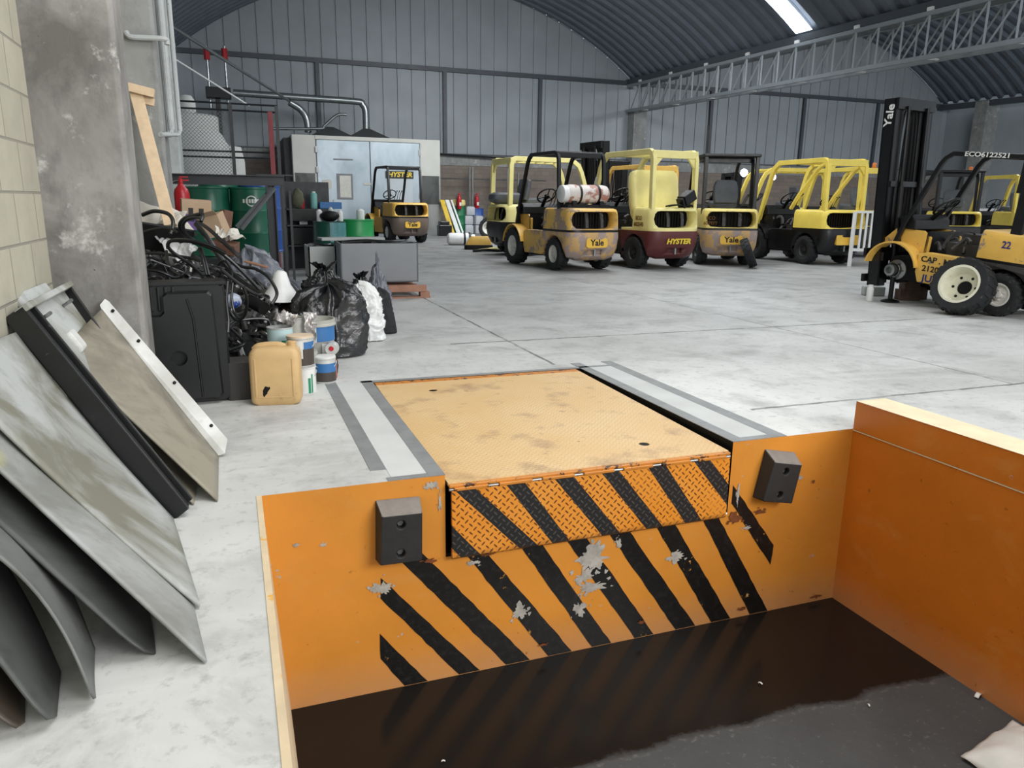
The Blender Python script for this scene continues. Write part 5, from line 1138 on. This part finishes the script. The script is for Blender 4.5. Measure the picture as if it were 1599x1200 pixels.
def drum(loc, r, h, mt, label, rz=0., mark=False, lidm=None, name='oil_drum'):
    o = tag(empty(name, loc, rz), label, 'drum', 'oil drums')
    b = MB(); b.lathe([(r*.96,0),(r*1.02,.005),(r*1.02,.02),(r*.99,.03),(r*.99,h*.33-.02),(r*1.02,h*.33),(r*.99,h*.33+.02),(r*.99,h*.66-.02),(r*1.02,h*.66),(r*.99,h*.66+.02),(r*.99,h-.03),(r*1.02,h-.02),(r*1.02,h)], 36); b.build('drum_shell', mt, o)
    b = MB(); b.lathe([(r*.98,h-.015),(r*.97,h-.01),(.002,h-.012)], 36); b.at((r*.6,0,h-.012)); b.lathe([(.035,0),(.035,.02),(.02,.022)], 12); b.build('drum_lid', lidm or mt, o)
    if mark:
        b = MB()
        def on(x, z): a = -PI/2+x/r; return (r*1.012*math.cos(a), r*1.012*math.sin(a), z)
        zc = h*.80
        for q in range(24):
            a0, a1 = 2*PI*q/24, 2*PI*(q+1)/24; b.add([on(.07*math.cos(a0),zc+.07*math.sin(a0)), on(.07*math.cos(a1),zc+.07*math.sin(a1)), on(.055*math.cos(a1),zc+.055*math.sin(a1)), on(.055*math.cos(a0),zc+.055*math.sin(a0))], [(0,1,2,3)])
        for x0 in (-.11,-.07,-.035,.0,.035,.07): b.add([on(x0,zc-.024), on(x0+.026,zc-.024), on(x0+.026,zc+.024), on(x0,zc+.024)], [(0,1,2,3)])
        b.build('round_emblem', M_w_txt, o, smooth=0)
    return o
drum((-.245,10.9,.665), .262, .88, M_drg, 'green oil drum behind the fire extinguisher, left of the pair', mark=False)
drum((.285,10.9,.665), .262, .88, M_drg, 'green oil drum with a white round emblem, right of the pair', 0, True)
drum((.43,11.5,.665), .27, .92, M_drb, 'blue drum half hidden behind the brace of the rack')
drum((-.10,11.6,.70), .28, 1.0, M_drg, 'dark topped green drum rising above the rack beam', lidm=M_drb)
drum((.42,12.1,.72), .28, 1.0, M_drd, 'deep green drum under a wire basket, furthest behind the rack beam')
fe = tag(empty('fire_extinguisher', (-.475,9.25,1.08), 0), 'red fire extinguisher standing on the heap beside the second pillar', 'fire extinguisher')
b = MB(); b.lathe([(.075,0),(.082,.01),(.082,.36),(.07,.41),(.035,.45),(.03,.47)], 24); b.build('cylinder', M_red, fe)
b = MB(); b.lathe([(.022,.47),(.026,.48),(.026,.52),(.012,.53)], 14); b.box(-.01,.085,-.012,.012,.50,.515); b.box(-.01,.08,-.012,.012,.535,.548); b.build('valve_handle', M_red, fe, smooth=0)
b = MB(); b.tube(spline([(-.02,0,.50),(-.10,-.03,.46),(-.12,-.03,.25),(-.10,-.03,.05)], 5), .012, 8); b.build('discharge_hose', M_hose, fe)
b = MB(); band(b, .0835, .10, .22, -100, -40); b.build('paper_label', M_lab_w, fe)
# mesh cage behind the drums
CY = 13.2
M_wire = plain('galvanised_wire', (150,154,156), .4, .5, .1)
cg = tag(empty('wire_cage', (0,CY,0)), 'wire mesh cage partition with doubled rails behind the drums', 'cage')
b = MB(); x0, x1, z0, z1 = -.95, .13, 1.1, 2.72; p_ = .055; k = x0-(z1-z0)
while k < x1:
    for s_ in (1, -1):
        a = (k if s_ > 0 else k+(z1-z0), z0); c_ = (a[0]+s_*(z1-z0), z1)
        t0 = max(0, (x0-a[0])/(s_*(z1-z0)) if s_ > 0 else (a[0]-x1)/(z1-z0)); t1 = min(1, (x1-a[0])/(z1-z0) if s_ > 0 else (a[0]-x0)/(z1-z0))
        if t1 > t0: b.tube([(a[0]+s_*(z1-z0)*t0, .012*s_, z0+(z1-z0)*t0), (a[0]+s_*(z1-z0)*t1, .012*s_, z0+(z1-z0)*t1)], .0035, 4)
    k += p_
m_ = b.build('wire_mesh', M_wire, cg, smooth=0); m_['kind'] = 'stuff'
for z in (2.84,2.74,2.12,2.03): b = MB(); b.tube([(-.95,0,z),(.84,0,z)], .016, 6); b.build('rail', M_rack, cg, smooth=0)
for x in (.13,.82): b = MB(); b.box(x-.025,x+.025,-.025,.025,0,2.84); b.build('post', M_rack, cg, smooth=0)
b = MB(); b.box(.66,.73,-.08,-.02,.0,2.70); tag(b.build('red_post', M_rackred), 'red steel post standing in front of the wire cage', 'post').location = (0,CY-.4,0)
tk = tag(empty('water_tank', (-.62,16.5,0)), 'large off white plastic tank with a narrow neck inside the wire cage', 'tank')
M_off = plain('offwhite_polythene', (196,198,194), .55, 0, .08, 1.5)
b = MB(); b.lathe([(.72,0),(.72,2.25),(.70,2.42),(.60,2.60),(.55,2.66),(.55,2.92),(.50,2.95),(.002,2.97)], 36); b.build('tank_body', M_off, tk)
b = MB(); b.lathe([(.16,2.95),(.16,3.2),(.10,3.3),(.002,3.32)], 20); b.build('filler_neck', M_off, tk)
b = MB(); b.lathe([(.36,0),(.36,2.2),(.30,2.5),(.002,2.55)], 24); o = b.build('water_tank', M_off); put(o, (.05,18.4,0)); tag(o, 'slim white plastic tank right of the large one in the wire cage', 'tank')

# ------------------------------------------------------------------ paint booth, ducts and what stands along the far wall
BY = 33.
def galv(name, c, d):
    m, nt, b = _nodes(name); p = world_pos(nt); n1 = noise_n(nt, p, .9, 4, .6, .6, (1,1,.5)); n2 = noise_n(nt, p, 4, 5, .65)
    L(nt, mixc(nt, ramp(nt, n1, .4, .68), lin(c), lin(d)), b.inputs['Base Color']); b.inputs['Metallic'].default_value = .35
    L(nt, math_n(nt, 'ADD', math_n(nt, 'MULTIPLY', n2, .25), .25), b.inputs['Roughness']); return m
M_galv = galv('galvanised_door', (176,188,196), (146,160,168)); M_boothw = plain('dull_white_booth_panel', (206,206,198), .55, 0, .06, 1.2); M_sooty = galv('sooty_panel', (84,86,84), (30,31,31)); M_bare = galv('bare_panel', (164,165,162), (130,132,130))
M_hood = plain('sooty_hood_sheet', (74,76,76), .6, .1, .12, 1.5)
bo = tag(empty('paint_booth', (5.66,BY,0)), 'large galvanised paint booth with double doors and white end panels', 'paint booth')
def bp(o): o.parent = bo; o.matrix_parent_inverse = Matrix.Translation((-5.66,-BY,0)); return o
b = MB(); b.box(2.58,8.75,BY+.06,BY+3.4,0,3.95); bp(b.build('booth_shell', M_boothw, smooth=0))
b = MB(); b.box(2.30,2.60,BY+.5,BY+3.4,0,3.85); bp(b.build('side_plenum', M_hood, smooth=0))
for (x0, x1, nm) in ((2.58,3.50,'end_panel'),(7.87,8.75,'end_panel')):
    b = MB(); b.box(x0,x1,BY,BY+.06,2.45,3.95); bp(b.build(nm, M_boothw, smooth=0, bevel=.01))
    b = MB(); b.box(x0+.06,x1-.06,BY+.01,BY+.06,1.25,2.45); bp(b.build('sooty_filter_panel', M_sooty, smooth=0))
    b = MB(); b.box(x0,x0+.06,BY,BY+.06,0,2.45); b.box(x1-.06,x1,BY,BY+.06,0,2.45); b.box(x0,x1,BY,BY+.06,1.2,1.25); bp(b.build('panel_frame', M_bare, smooth=0))
    b = MB(); b.box(x0+.06,x1-.06,BY+.01,BY+.06,0,1.2); bp(b.build('lower_panel', M_bare, smooth=0))
for (x0, x1) in ((3.54,5.70),(5.73,7.84)):
    b = MB(); b.box(x0,x1,BY-.03,BY+.05,.03,3.78); do = bp(b.build('door', M_galv, smooth=0, bevel=.01))
    for z in (.5,1.6,2.6,3.4): b = MB(); xh = x0 if x0 < 4 else x1; b.box(xh-.05,xh+.05,BY-.06,BY-.02,z-.12,z+.12); h = b.build('hinge', M_steel, do, smooth=0)
b = MB(); b.box(3.5,7.87,BY-.02,BY+.06,3.80,3.95); bp(b.build('head_rail', M_boothw, smooth=0))
b = MB(); b.box(4.30,4.96,BY-.05,BY-.03,1.42,2.46); b.box(4.20,5.0,BY-.045,BY-.03,3.0,3.06); bp(b.build('inspection_window_frame', M_grey, smooth=0))
b = MB(); b.box(4.42,4.88,BY-.06,BY-.05,1.5,2.38); bp(b.build('inspection_window', plain('dusty_window', (206,204,194), .25, 0, .05), smooth=0))
b = MB(); b.box(4.12,4.16,BY-.07,BY-.03,1.0,1.4); bp(b.build('door_handle', M_steel, smooth=0))
for (px0, px1, z0, z1, lab) in ((3.72,4.08,1.85,2.20,'white printed notice on the left booth door'),(5.42,5.72,2.02,2.12,'small white notice at the seam of the booth doors'),(6.40,7.50,1.30,2.33,'pale sheet below the yellow lettered sign on the booth')):
    b = MB(); b.box(px0,px1,BY-.055,BY-.046,z0,z1); tag(b.build('paper_notice', M_paper if px1 < 6 else plain('pale_sheet', (190,198,202), .5, 0, .03), smooth=0), lab, 'notice')
sg = tag(empty('sign', (6.95,BY-.06,2.47)), 'black sign with yellow slanted lettering on the right booth door', 'sign')
b = MB(); b.box(-.60,.60,-.02,.02,-.15,.15); b.build('sign_board', M_btruck, sg, smooth=0, bevel=.01); text('lettering', 'HYSTER', .26, M_y_txt, sg, facing((0,-.024,0), (0,-1,0)), sx=1.15, shear=.2, bold=.01)
for i, (cx, w_) in enumerate(((4.3,.95),(5.85,.95))):
    b = MB(); b.loft([[(cx-w_,BY+.5,3.95),(cx+w_,BY+.5,3.95),(cx+w_,BY+2.6,3.95),(cx-w_,BY+2.6,3.95)],[(cx-.14,BY+1.4,4.42),(cx+.14,BY+1.4,4.42),(cx+.14,BY+1.7,4.42),(cx-.14,BY+1.7,4.42)]]); bp(b.build('exhaust_hood', M_hood, smooth=0))
M_duct = plain('spiral_duct', (142,148,150), .3, .7, .1, 4)
def pipe(name, pts, r, label, mt=M_duct, cat='duct', n=12):
    b = MB(); b.tube(pts, r, n); return tag(b.build(name, mt), label, cat)
pipe('exhaust_duct', spline([(5.85,34.55,4.40),(5.85,34.55,5.15),(5.72,34.55,5.42),(5.45,34.55,5.52),(3.2,34.5,5.55),(.5,34.45,5.58)], 6), .14, 'long shiny exhaust duct running left from the booth roof with one bend', n=16)
pipe('exhaust_duct', spline([(3.384,34.500,4.163), (3.376,34.500,4.524), (3.287,34.500,4.854), (3.091,34.500,5.099), (2.681,34.400,5.320)], 5), .14, 'short shiny exhaust duct bending over the left end of the booth', n=14)
pipe('stay_tube', [(2.676,34.300,5.359), (-0.899,24.000,5.801), (-1.405,22.000,5.781)], .05, 'long slanting tube from the short duct up to the left wall')
pipe('stay_rod', [(0.814,26.000,4.204), (-0.841,24.000,4.940), (-1.537,23.000,5.224)], .026, 'thin pale slanting rod below the long slanting tube', M_white, 'rod')
pipe('vent_tube', spline([(1.781,34.000,4.210), (3.787,34.000,4.296), (4.003,34.000,4.407), (4.551,34.000,4.867), (4.952,34.000,4.912)], 4), .06, 'cranked thin tube over the booth roof between the two ducts')
for px, lab in ((323,'left'),(351,'right')):
    t_ = tag(empty('striped_pole', (0,0,0)), {'left': 'white pole with a red cap before the far wall, nearer the pillars', 'right': 'white pole with a red cap before the far wall, nearer the booth'}[lab], 'pole')
    x_, y_, zt = {'left': (-0.406,35.000,7.270), 'right': (0.276,35.000,7.322)}[lab]
    b = MB(); b.tube([(x_,y_,5.0),(x_,y_,zt+.1)], .045, 8); b.build('shaft', M_duct, t_); b = MB(); b.tube([(x_,y_,zt-.42),(x_,y_,zt)], .12, 10); b.build('red_cap', M_red, t_)
b = MB(); b.box(-.55,.42,34.7,35.3,5.38,5.80); b.box(-.2,.0,34.9,35.1,0,5.38); tag(b.build('dust_collector', M_btruck, smooth=0, bevel=.02), 'black box on a tall post at the left end of the long duct', 'machine')

# ---- workbench and drums before the booth
wbn = tag(empty('storage_shelf', (1.55,16.2,0)), 'black steel shelf unit with oil and spray cans left of the dark green drum', 'shelf')
b = MB()
for z in (.5,.9,1.22): b.box(-.52,.42,-.25,.25,z-.03,z)
b.box(-.52,.42,.22,.25,0,1.75); b.box(-.52,-.48,-.25,.25,0,1.75)
b.build('shelf_frame', M_rack, wbn, smooth=0)
b = MB(); b.box(-.40,.42,-.26,-.24,.98,1.20); b.box(-.4,.0,-.26,-.24,.52,.84); b.build('shelf_front', M_black, wbn, smooth=0)
def small(name, loc, r, h, mt, label, cat, cap=None, grp=None):
    o = tag(empty(name, loc), label, cat, grp); b = MB(); b.lathe([(r*.95,0),(r,.01),(r,h*.86),(r*.6,h*.93),(r*.5,h*.94)], 16); b.build('can_body', mt, o)
    b = MB(); b.lathe([(r*.55,h*.93),(r*.55,h),(.002,h+.004)], 14); b.build('cap', cap or mt, o); return o
M_teal = plain('teal_can', (120,176,170), .4)
small('spray_can', (1.62,16.05,1.225), .07, .33, M_teal, 'pale green tall can on the top shelf', 'can', M_white)
small('spray_can', (1.40,16.2,1.225), .05, .20, M_red, 'small red can on the top shelf, left of the pale green one', 'can')
bx = MB(); bx.box(-.22,.22,-.1,.1,0,.13); o = bx.build('oil_carton', M_lab_b, smooth=0, bevel=.01); put(o, (1.95,16.1,1.222)); tag(o, 'blue and white carton lying on the top shelf', 'carton')
blob('work_glove', (1.30,15.9,1.225), .10, .08, .38, plain('olive_cloth', (86,88,66), .8, 0, .1), 'olive cloth hanging over the end of the top shelf', 'cloth', .4, 3, 2., 20, 16)
drum((1.78,15.0,0), .30, 1.0, M_drd, 'dark green drum wrapped in clear film, standing before the shelf', 0)
b = MB(); band(b, .312, .62, .98, -95, 10, 16); o = b.build('clear_film', plain('teal_film', (84,140,142), .25, 0, .15, 5)); put(o, (1.78,15.0,0)); tag(o, 'wrinkled teal film around the dark green drum', 'film')
drum((2.55,16.6,0), .36, 1.0, M_drg2, 'bright green open drum with a white oil bottle inside', 0)
small('oil_bottle', (1.60,14.95,1.0), .055, .22, M_white, 'white bottle on the dark green drum, leftmost', 'bottle')
small('oil_bottle', (2.0,15.05,1.0), .055, .20, M_white, 'white bottle on the dark green drum, right of the black bowl', 'bottle')
small('oil_bottle', (2.62,16.5,.98), .085, .24, M_white, 'white bottle standing in the bright green drum', 'bottle')
small('oil_bottle', (1.84,15.16,1.0), .05, .26, M_off, 'off white bottle behind the black bowl', 'bottle')
blob('oil_bowl', (1.78,14.85,1.0), .17, .15, .20, M_dark, 'dirty black bowl on the dark green drum', 'bowl', .15, 3, 4., 24, 16)
for i, (x_, y_, z_) in enumerate(((1.38,15.5,.52),(1.38,15.5,.93))):
    b = MB(); b.box(-.08,.08,-.05,.05,0,.13); o = b.build('parts_box', [M_white, M_tin][i], smooth=0, bevel=.008); put(o, (x_+.02,16.12,[.501,.901][i])); tag(o, ['white small box on the lowest shelf', 'pale small box on the middle shelf'][i], 'box')
# ---- grey battery boxes on a pallet
M_batt = plain('grey_battery_box', (138,141,145), .5, 0, .05, 2); M_batt2 = plain('pale_battery_box', (178,182,178), .55, 0, .06, 2)
def battery(loc, sx, sy, h, rz, mt, label):
    o = tag(empty('battery_box', loc, rz), label, 'battery box', 'battery boxes on the pallet')
    b = MB(); t_ = .02
    b.box(-sx/2,sx/2,-sy/2,-sy/2+t_,0,h); b.box(-sx/2,sx/2,sy/2-t_,sy/2,0,h); b.box(-sx/2,-sx/2+t_,-sy/2,sy/2,0,h); b.box(sx/2-t_,sx/2,-sy/2,sy/2,0,h); b.box(-sx/2,sx/2,-sy/2,sy/2,0,.02); b.build('case', mt, o, smooth=0)
    nx, ny = max(2, int(sx/.2)), max(2, int(sy/.16)); b = MB()
    for i in range(nx):
        for j in range(ny):
            cx, cy = -sx/2+sx*(i+.5)/nx, -sy/2+sy*(j+.5)/ny; b.box(cx-sx/nx*.46,cx+sx/nx*.46,cy-sy/ny*.46,cy+sy/ny*.46,.05,h-.03); b.box(cx-.03,cx+.03,cy-.015,cy+.015,h-.03,h-.005)
    b.build('cells', M_gbody, o, smooth=0)
    b = MB(); rnd = random.Random(int(sx*100))
    for k in range(5):
        y0 = rnd.uniform(-sy*.4,sy*.4); b.tube(spline([(-sx*.45,y0,h), (-sx*.1,y0+.05,h+.02), (sx*.2,y0-.04,h+.0), (sx*.45,y0+.03,h+.01)], 4), .012, 6)
    b.build('cell_cable', M_hose, o); return o
pal = tag(empty('wood_pallet', (2.05,11.75,0), 0), 'reddish wooden pallet under the grey battery boxes', 'pallet')
M_pal = plain('reddish_pallet_wood', (168,122,100), .75, 0, .14, 7)
b = MB()
for k in range(6): yy = -.75+1.5*k/5; b.box(-.62,.62,yy-.06,yy+.06,.115,.14)
for xx in (-.55,0,.55): b.box(xx-.05,xx+.05,-.8,.8,.09,.115)
b.build('deck_board', M_pal, pal, smooth=0)
b = MB(); b.box(-.45,.62,-.84,-.78,.095,.19); b.build('front_beam', M_pal, pal, smooth=0, bevel=.004)
for xx in (-.55,0,.60):
    for yy in (-.76,.72): b = MB(); b.box(xx-.07,xx+.07,yy-.06,yy+.06,.022,.09); b.build('block', M_pal, pal, smooth=0)
for yy in (-.76,.72): b = MB(); b.box(-.62,.68,yy-.06,yy+.06,0,.022); b.build('bottom_board', M_pal, pal, smooth=0)
battery((2.10,11.9,.192), 1.16, .95, .58, -2, M_batt, 'wide grey battery box with cables on top, front of the pallet')
battery((1.32,12.5,.192), .42, .70, .50, 0, M_batt2, 'narrow pale battery box left of the wide grey one')
slab_thing('steel_plate', (1.80,12.35,.80), (1.0,.4,.04), (0,0,4), M_batt2, 'flat grey lid lying across the battery boxes at the back', 'lid')

# ---- along the far wall
def bin_(loc, r, h, mt, label, **k): return drum(loc, r, h, mt, label, **k)
drum((9.62,33.2,0), .30, 1.20, plain('mid_green_bin', (24,112,72), .4, 0, .08), 'green drum with a yellow basin on top by the far wall')
b = MB(); b.lathe([(.30,0),(.34,.06),(.32,.26),(.26,.28),(.002,.28)], 24); o = b.build('plastic_basin', plain('cream_basin', (232,214,140), .5)); put(o, (9.60,33.2,1.20)); tag(o, 'cream yellow basin upside down on the green drum by the far wall', 'basin')
drum((10.75,34.2,0), .36, 1.1, M_drb, 'blue topped drum by the far wall, right of the grey jugs')
for (x_, y_, z_, lab) in ((9.55,32.82,1.08,'red fire extinguisher in front of the cream basin by the far wall'),(10.75,34.05,1.1,'red fire extinguisher on the blue topped drum by the far wall')):
    q = copy_tree(fe); q.location = (x_, y_, z_); q['label'] = lab; q.scale = (1.25,1.25,1.25)
jugs = [(10.15,33.1,.80,'grey jug topmost of the stacked jugs beside the green drum'),(10.05,33.1,.40,'grey jug at the left of the middle row of jugs by the far wall'),(10.48,33.0,.40,'pale grey jug at the right of the middle row of jugs'),(10.05,33.05,0,'grey jug at the left of the lowest row of jugs'),(10.48,33.0,0,'grey jug in the middle of the lowest row of jugs'),(10.92,33.0,0,'grey jug at the right of the lowest row of jugs'),(11.30,33.5,.40,'grey jug before the right side of the blue topped drum'),(11.30,33.5,0.,'grey jug on the floor below the one at the blue topped drum')]
M_jug = plain('grey_jug_plastic', (172,176,180), .5, 0, .08, 2)
j0 = tag(empty('plastic_jug', (0,0,0)), 'grey jug', 'jug', 'grey jugs stacked by the far wall')
b = MB(); b.loft([[(x*k, y_*k, z) for x, y_ in rrect(.20, .16, .05)] for z, k in ((0,.9),(.02,1.),(.33,1.),(.38,.8),(.39,.5))]); b.build('jug_body', M_jug, j0)
b = MB(); b.at((.10,0,.37)); b.lathe([(.04,0),(.04,.028),(.01,.029)], 12); b.build('screw_cap', M_black, j0)
for i, (x_, y_, z_, lab) in enumerate(jugs):
    q = j0 if i == 0 else copy_tree(j0); q.location = (x_, y_, z_); q['label'] = lab; q.rotation_euler = (0,0,R((i*37)%25-12))
for i, (xb, xt, mt, lab) in enumerate(((9.02,8.78,plain('yellow_board', (226,190,48), .5),'yellow board leaning at the right corner of the booth'),(9.30,9.00,M_white,'white board leaning at the booth corner, next to the yellow one'),(9.50,9.20,M_white,'narrow white strip leaning rightmost at the booth corner'))):
    b = MB(); w_ = (.10,.09,.04)[i]; b.add([(xb-w_,32.0,0),(xb+w_,32.0,0),(xt+w_,32.85,1.45),(xt-w_,32.85,1.45)], [(0,1,2,3)]); tag(b.build('board', mt, solid=.04, smooth=0), lab, 'board')
b = MB(); b.box(8.05,8.6,30.6,31.0,0,.45); b.box(8.1,8.5,30.6,31.0,.45,.6); tag(b.build('black_case', M_btruck, smooth=0, bevel=.03), 'black plastic case on the floor at the foot of the leaning boards', 'case')
gc = tag(empty('gas_cylinder', (7.05,24.2,.20), -8), 'white gas cylinder lying on the floor with black straps', 'gas cylinder')
b = MB(); b.lathe([(.02,-.42),(.12,-.41),(.18,-.36),(.20,-.28),(.20,.26),(.18,.34),(.12,.38),(.02,.39)], 26, 'x'); b.build('cylinder', M_white, gc)
b = MB()
for xx in (.15,.32): b.lathe([(.206,xx-.03),(.212,xx-.03),(.212,xx+.03),(.206,xx+.03)], 26, 'x')
b.build('strap', M_black, gc); b = MB(); b.at((.38,0,0)); b.lathe([(.13,0),(.15,.02),(.15,.12),(.13,.12)], 20, 'x'); b.build('valve_collar', M_white, gc)
cv = tag(empty('seat_cover', (7.0,22.0,0), -14), 'ochre truck cover with a dark base lying on the floor beside the sideways truck', 'cover')
b = MB(); b.loft([[(x*k, y_*k, z) for x, y_ in rrect(.42, .30, .08)] for z, k in ((0,1.),(.12,1.),(.14,.96))]); b.build('cover_base', M_dark, cv)
b = MB(); b.loft([[(x*k+sh_, y_*k, z) for x, y_ in rrect(.38, .27, .07)] for z, k, sh_ in ((.14,1.,0),(.30,.9,.05),(.38,.72,.08))]); b.build('cover_shell', M_y1, cv)
wp = tag(empty('cable_bundle', (7.05,20.9,0), 0), 'tangle of yellow and black cables on the floor before the ochre cover', 'cables')
b = MB(); b.tube(spline([(-.45,.1,.03),(-.1,.25,.05),(.2,.1,.06),(.5,.2,.03)], 5), .03, 7); b.tube(spline([(-.2,0,.04),(.1,.1,.08),(.35,-.05,.04)], 5), .04, 7); b.build('yellow_cable', M_y2, wp)
b = MB(); b.tube(spline([(-.6,-.15,.03),(-.2,-.05,.05),(.1,-.2,.04),(.6,-.05,.04)], 5), .04, 7); b.build('black_cable', M_black, wp)
# loose tyres
def loose_tyre(loc, r_, w_, rr, rot, label, rimm=None):
    o = tag(empty('tyre', loc), label, 'tyre'); o.rotation_euler = tuple(R(a) for a in rot)
    t_ = tyre_mesh(r_, w_, rr, 'tread_ring'); t_.parent = o
    if rimm:
        b = MB(); hw = w_/2
        b.lathe([(rr*1.03,-hw*.80),(rr*1.05,-hw*.97),(rr*.93,-hw*.97),(rr*.88,-hw*.7),(rr*.84,hw*.05),(rr*.78,hw*.30),(rr*.38,hw*.36),(rr*.36,hw*.5),(rr*.95,hw*.5)], 36, 'x', True); b.lathe([(rr*1.03,hw*.85),(rr*.95,hw*.95),(rr*.88,hw*.5),(rr*.98,hw*.4)], 32, 'x', True)
        ro = b.build('rim', rimm, o)
        for k in range(6): b = MB(); a = 2*PI*k/6; b.tube([(hw*.27,rr*.58*math.cos(a),rr*.58*math.sin(a)),(hw*.40,rr*.58*math.cos(a),rr*.58*math.sin(a))], .018, 10); b.build('bolt_hole', M_dark, ro)
        b = MB(); b.lathe([(rr*.36,hw*.42),(rr*.36,hw*.44),(.002,hw*.44)], 24, 'x'); b.build('hub_opening', M_dark, ro)
    return o
loose_tyre((11.05,14.45,.34), .345, .18, .24, (0,-24,-38), 'loose black tyre without a rim leaning against the truck with the black roof panel')
loose_tyre((9.35,28.,.41), .42, .22, .24, (0,10,60), 'big loose wheel standing behind the sideways truck', M_rim_w)
W = loose_tyre((9.13,7.38,.378), .385, .27, .25, (0,20,14), 'large tyre with a cream rim leaning on the jacked truck', M_rim_c)
# axle stand, blocks, bottles
st = tag(empty('axle_stand', (9.30,8.70,0)), 'black axle stand holding up the front hub of the jacked truck', 'axle stand')
b = MB(); b.lathe([(.13,0),(.13,.02),(.11,.03),(.03,.05)], 24); b.build('foot_plate', M_black, st)
b = MB(); b.tube([(0,0,.03),(0,0,.40)], .034, 12); b.tube([(.05,.03,.04),(.05,.03,.30)], .022, 8); b.build('stem', M_black, st); b = MB(); b.box(-.06,.06,-.03,.03,.40,.44); b.build('saddle', M_black, st, smooth=0)
M_oak = plain('dark_oak_block', (92,74,62), .8, 0, .18, 9)
for i, (x_, y_, z_, sz, rz_, lab) in enumerate(((9.80,8.85,0,(.30,.24,.16),-28,'dark wooden block under the jacked truck, on the floor'),(9.82,8.85,.16,(.22,.26,.14),-28,'brown wooden block stacked second under the jacked truck'),(10.05,8.95,0,(.26,.3,.2),-20,'short dark timber further back under the jacked truck'))):
    b = MB(); b.box(-sz[0]/2,sz[0]/2,-sz[1]/2,sz[1]/2,0,sz[2]); o = b.build('wood_block', M_oak, smooth=0, bevel=.006); put(o, (x_,y_,z_), rz_); tag(o, lab, 'block')
b = MB(); b.box(-.16,.16,-.1,.1,0,.15); o = b.build('tool_box', M_batt2, smooth=0, bevel=.02); put(o, (9.72,9.45,0), -30); tag(o, 'pale grey box on the floor behind the axle stand', 'box')
sc = tag(empty('spray_can', (9.095,8.898,0.000)), 'white spray can standing alone on the floor left of the axle stand', 'can')
b = MB(); b.lathe([(.045,0),(.05,.005),(.05,.19),(.035,.215)], 20); b.build('can_body', M_lab_w, sc); b = MB(); b.lathe([(.034,.21),(.034,.245),(.002,.248)], 16); b.build('cap', M_lab_w, sc)
# white slatted gate before the pale truck
wg = tag(empty('slatted_gate', (14.15,14.2,0), -20), 'white slatted gate standing between the bright yellow truck and the tall mast', 'gate')
b = MB(); b.tube([(-.30,0,0),(-.30,0,1.28)], .05, 4); b.build('gate_post', M_white, wg, smooth=0)
for k in range(5): b = MB(); x_ = -.13+.125*k; b.box(x_-.025,x_+.025,-.015,.015,.42,1.28); b.build('slat', M_white, wg, smooth=0)
b = MB(); b.box(-.27,.42,-.02,.02,.36,.43); b.box(-.27,.42,-.02,.02,1.25,1.30); b.build('gate_rail', M_white, wg, smooth=0)
# thin fence posts in front of the brown wall
fn = tag(empty('pipe_fence', (0,36.,0)), 'thin white pipe fence in front of the brown block wall', 'fence')
for x_ in (11.0,11.15,12.15,12.3,12.95,13.5): b = MB(); b.tube([(x_,0,0),(x_,0,3.0 if x_ < 13.4 else 2.8)], .045, 6); b.build('post', M_steel, fn)
b = MB(); b.tube([(9.6,0,2.45),(15.,0,2.45)], .03, 6); b.tube([(9.6,0,.95),(15.,0,.95)], .03, 6); b.build('rail', M_steel, fn)
b = MB(); b.tube([(9.,36.7,3.62),(12.5,36.6,3.52),(20.,36.6,3.5)], .05, 6); tag(b.build('service_pipe', M_rack), 'dark pipe running along the top of the brown wall', 'pipe')
# dashboard pieces on the maroon truck's hood, seat parts on the sideways truck
dp = tag(empty('dashboard_part', (9.25,14.42,1.335), 15), 'removed black dashboard piece with cables lying on the maroon truck', 'dashboard part')
b = MB(); b.at((.08,0,.19), (0,-28,0)); b.box(-.17,.17,-.12,.12,-.10,.12); b.box(-.24,-.18,-.10,.10,-.12,.10); b.build('casing', M_black, dp, smooth=0, bevel=.02)
b = MB()
for k in range(6): b.tube(spline([(-.62+.05*k,-.06+.03*k,.02),(-.25,.05-.03*k,.05),(.1,-.05+.02*k,.03),(.32,.0,.02+.008*k)], 4), .016, 6)
b.build('cable', M_dark, dp)
b = MB(); b.at((7.0,19.6,1.345)); b.loft([[(x*k, y_*k, z) for x, y_ in rrect(.42, .3, .1)] for z, k in ((0,.6),(.06,.9),(.12,1.),(.24,.95),(.30,.7))]); o = b.build('seat_cushion', M_vinyl); tag(o, 'loose grey seat lying on the rear of the sideways yellow and black truck', 'seat')
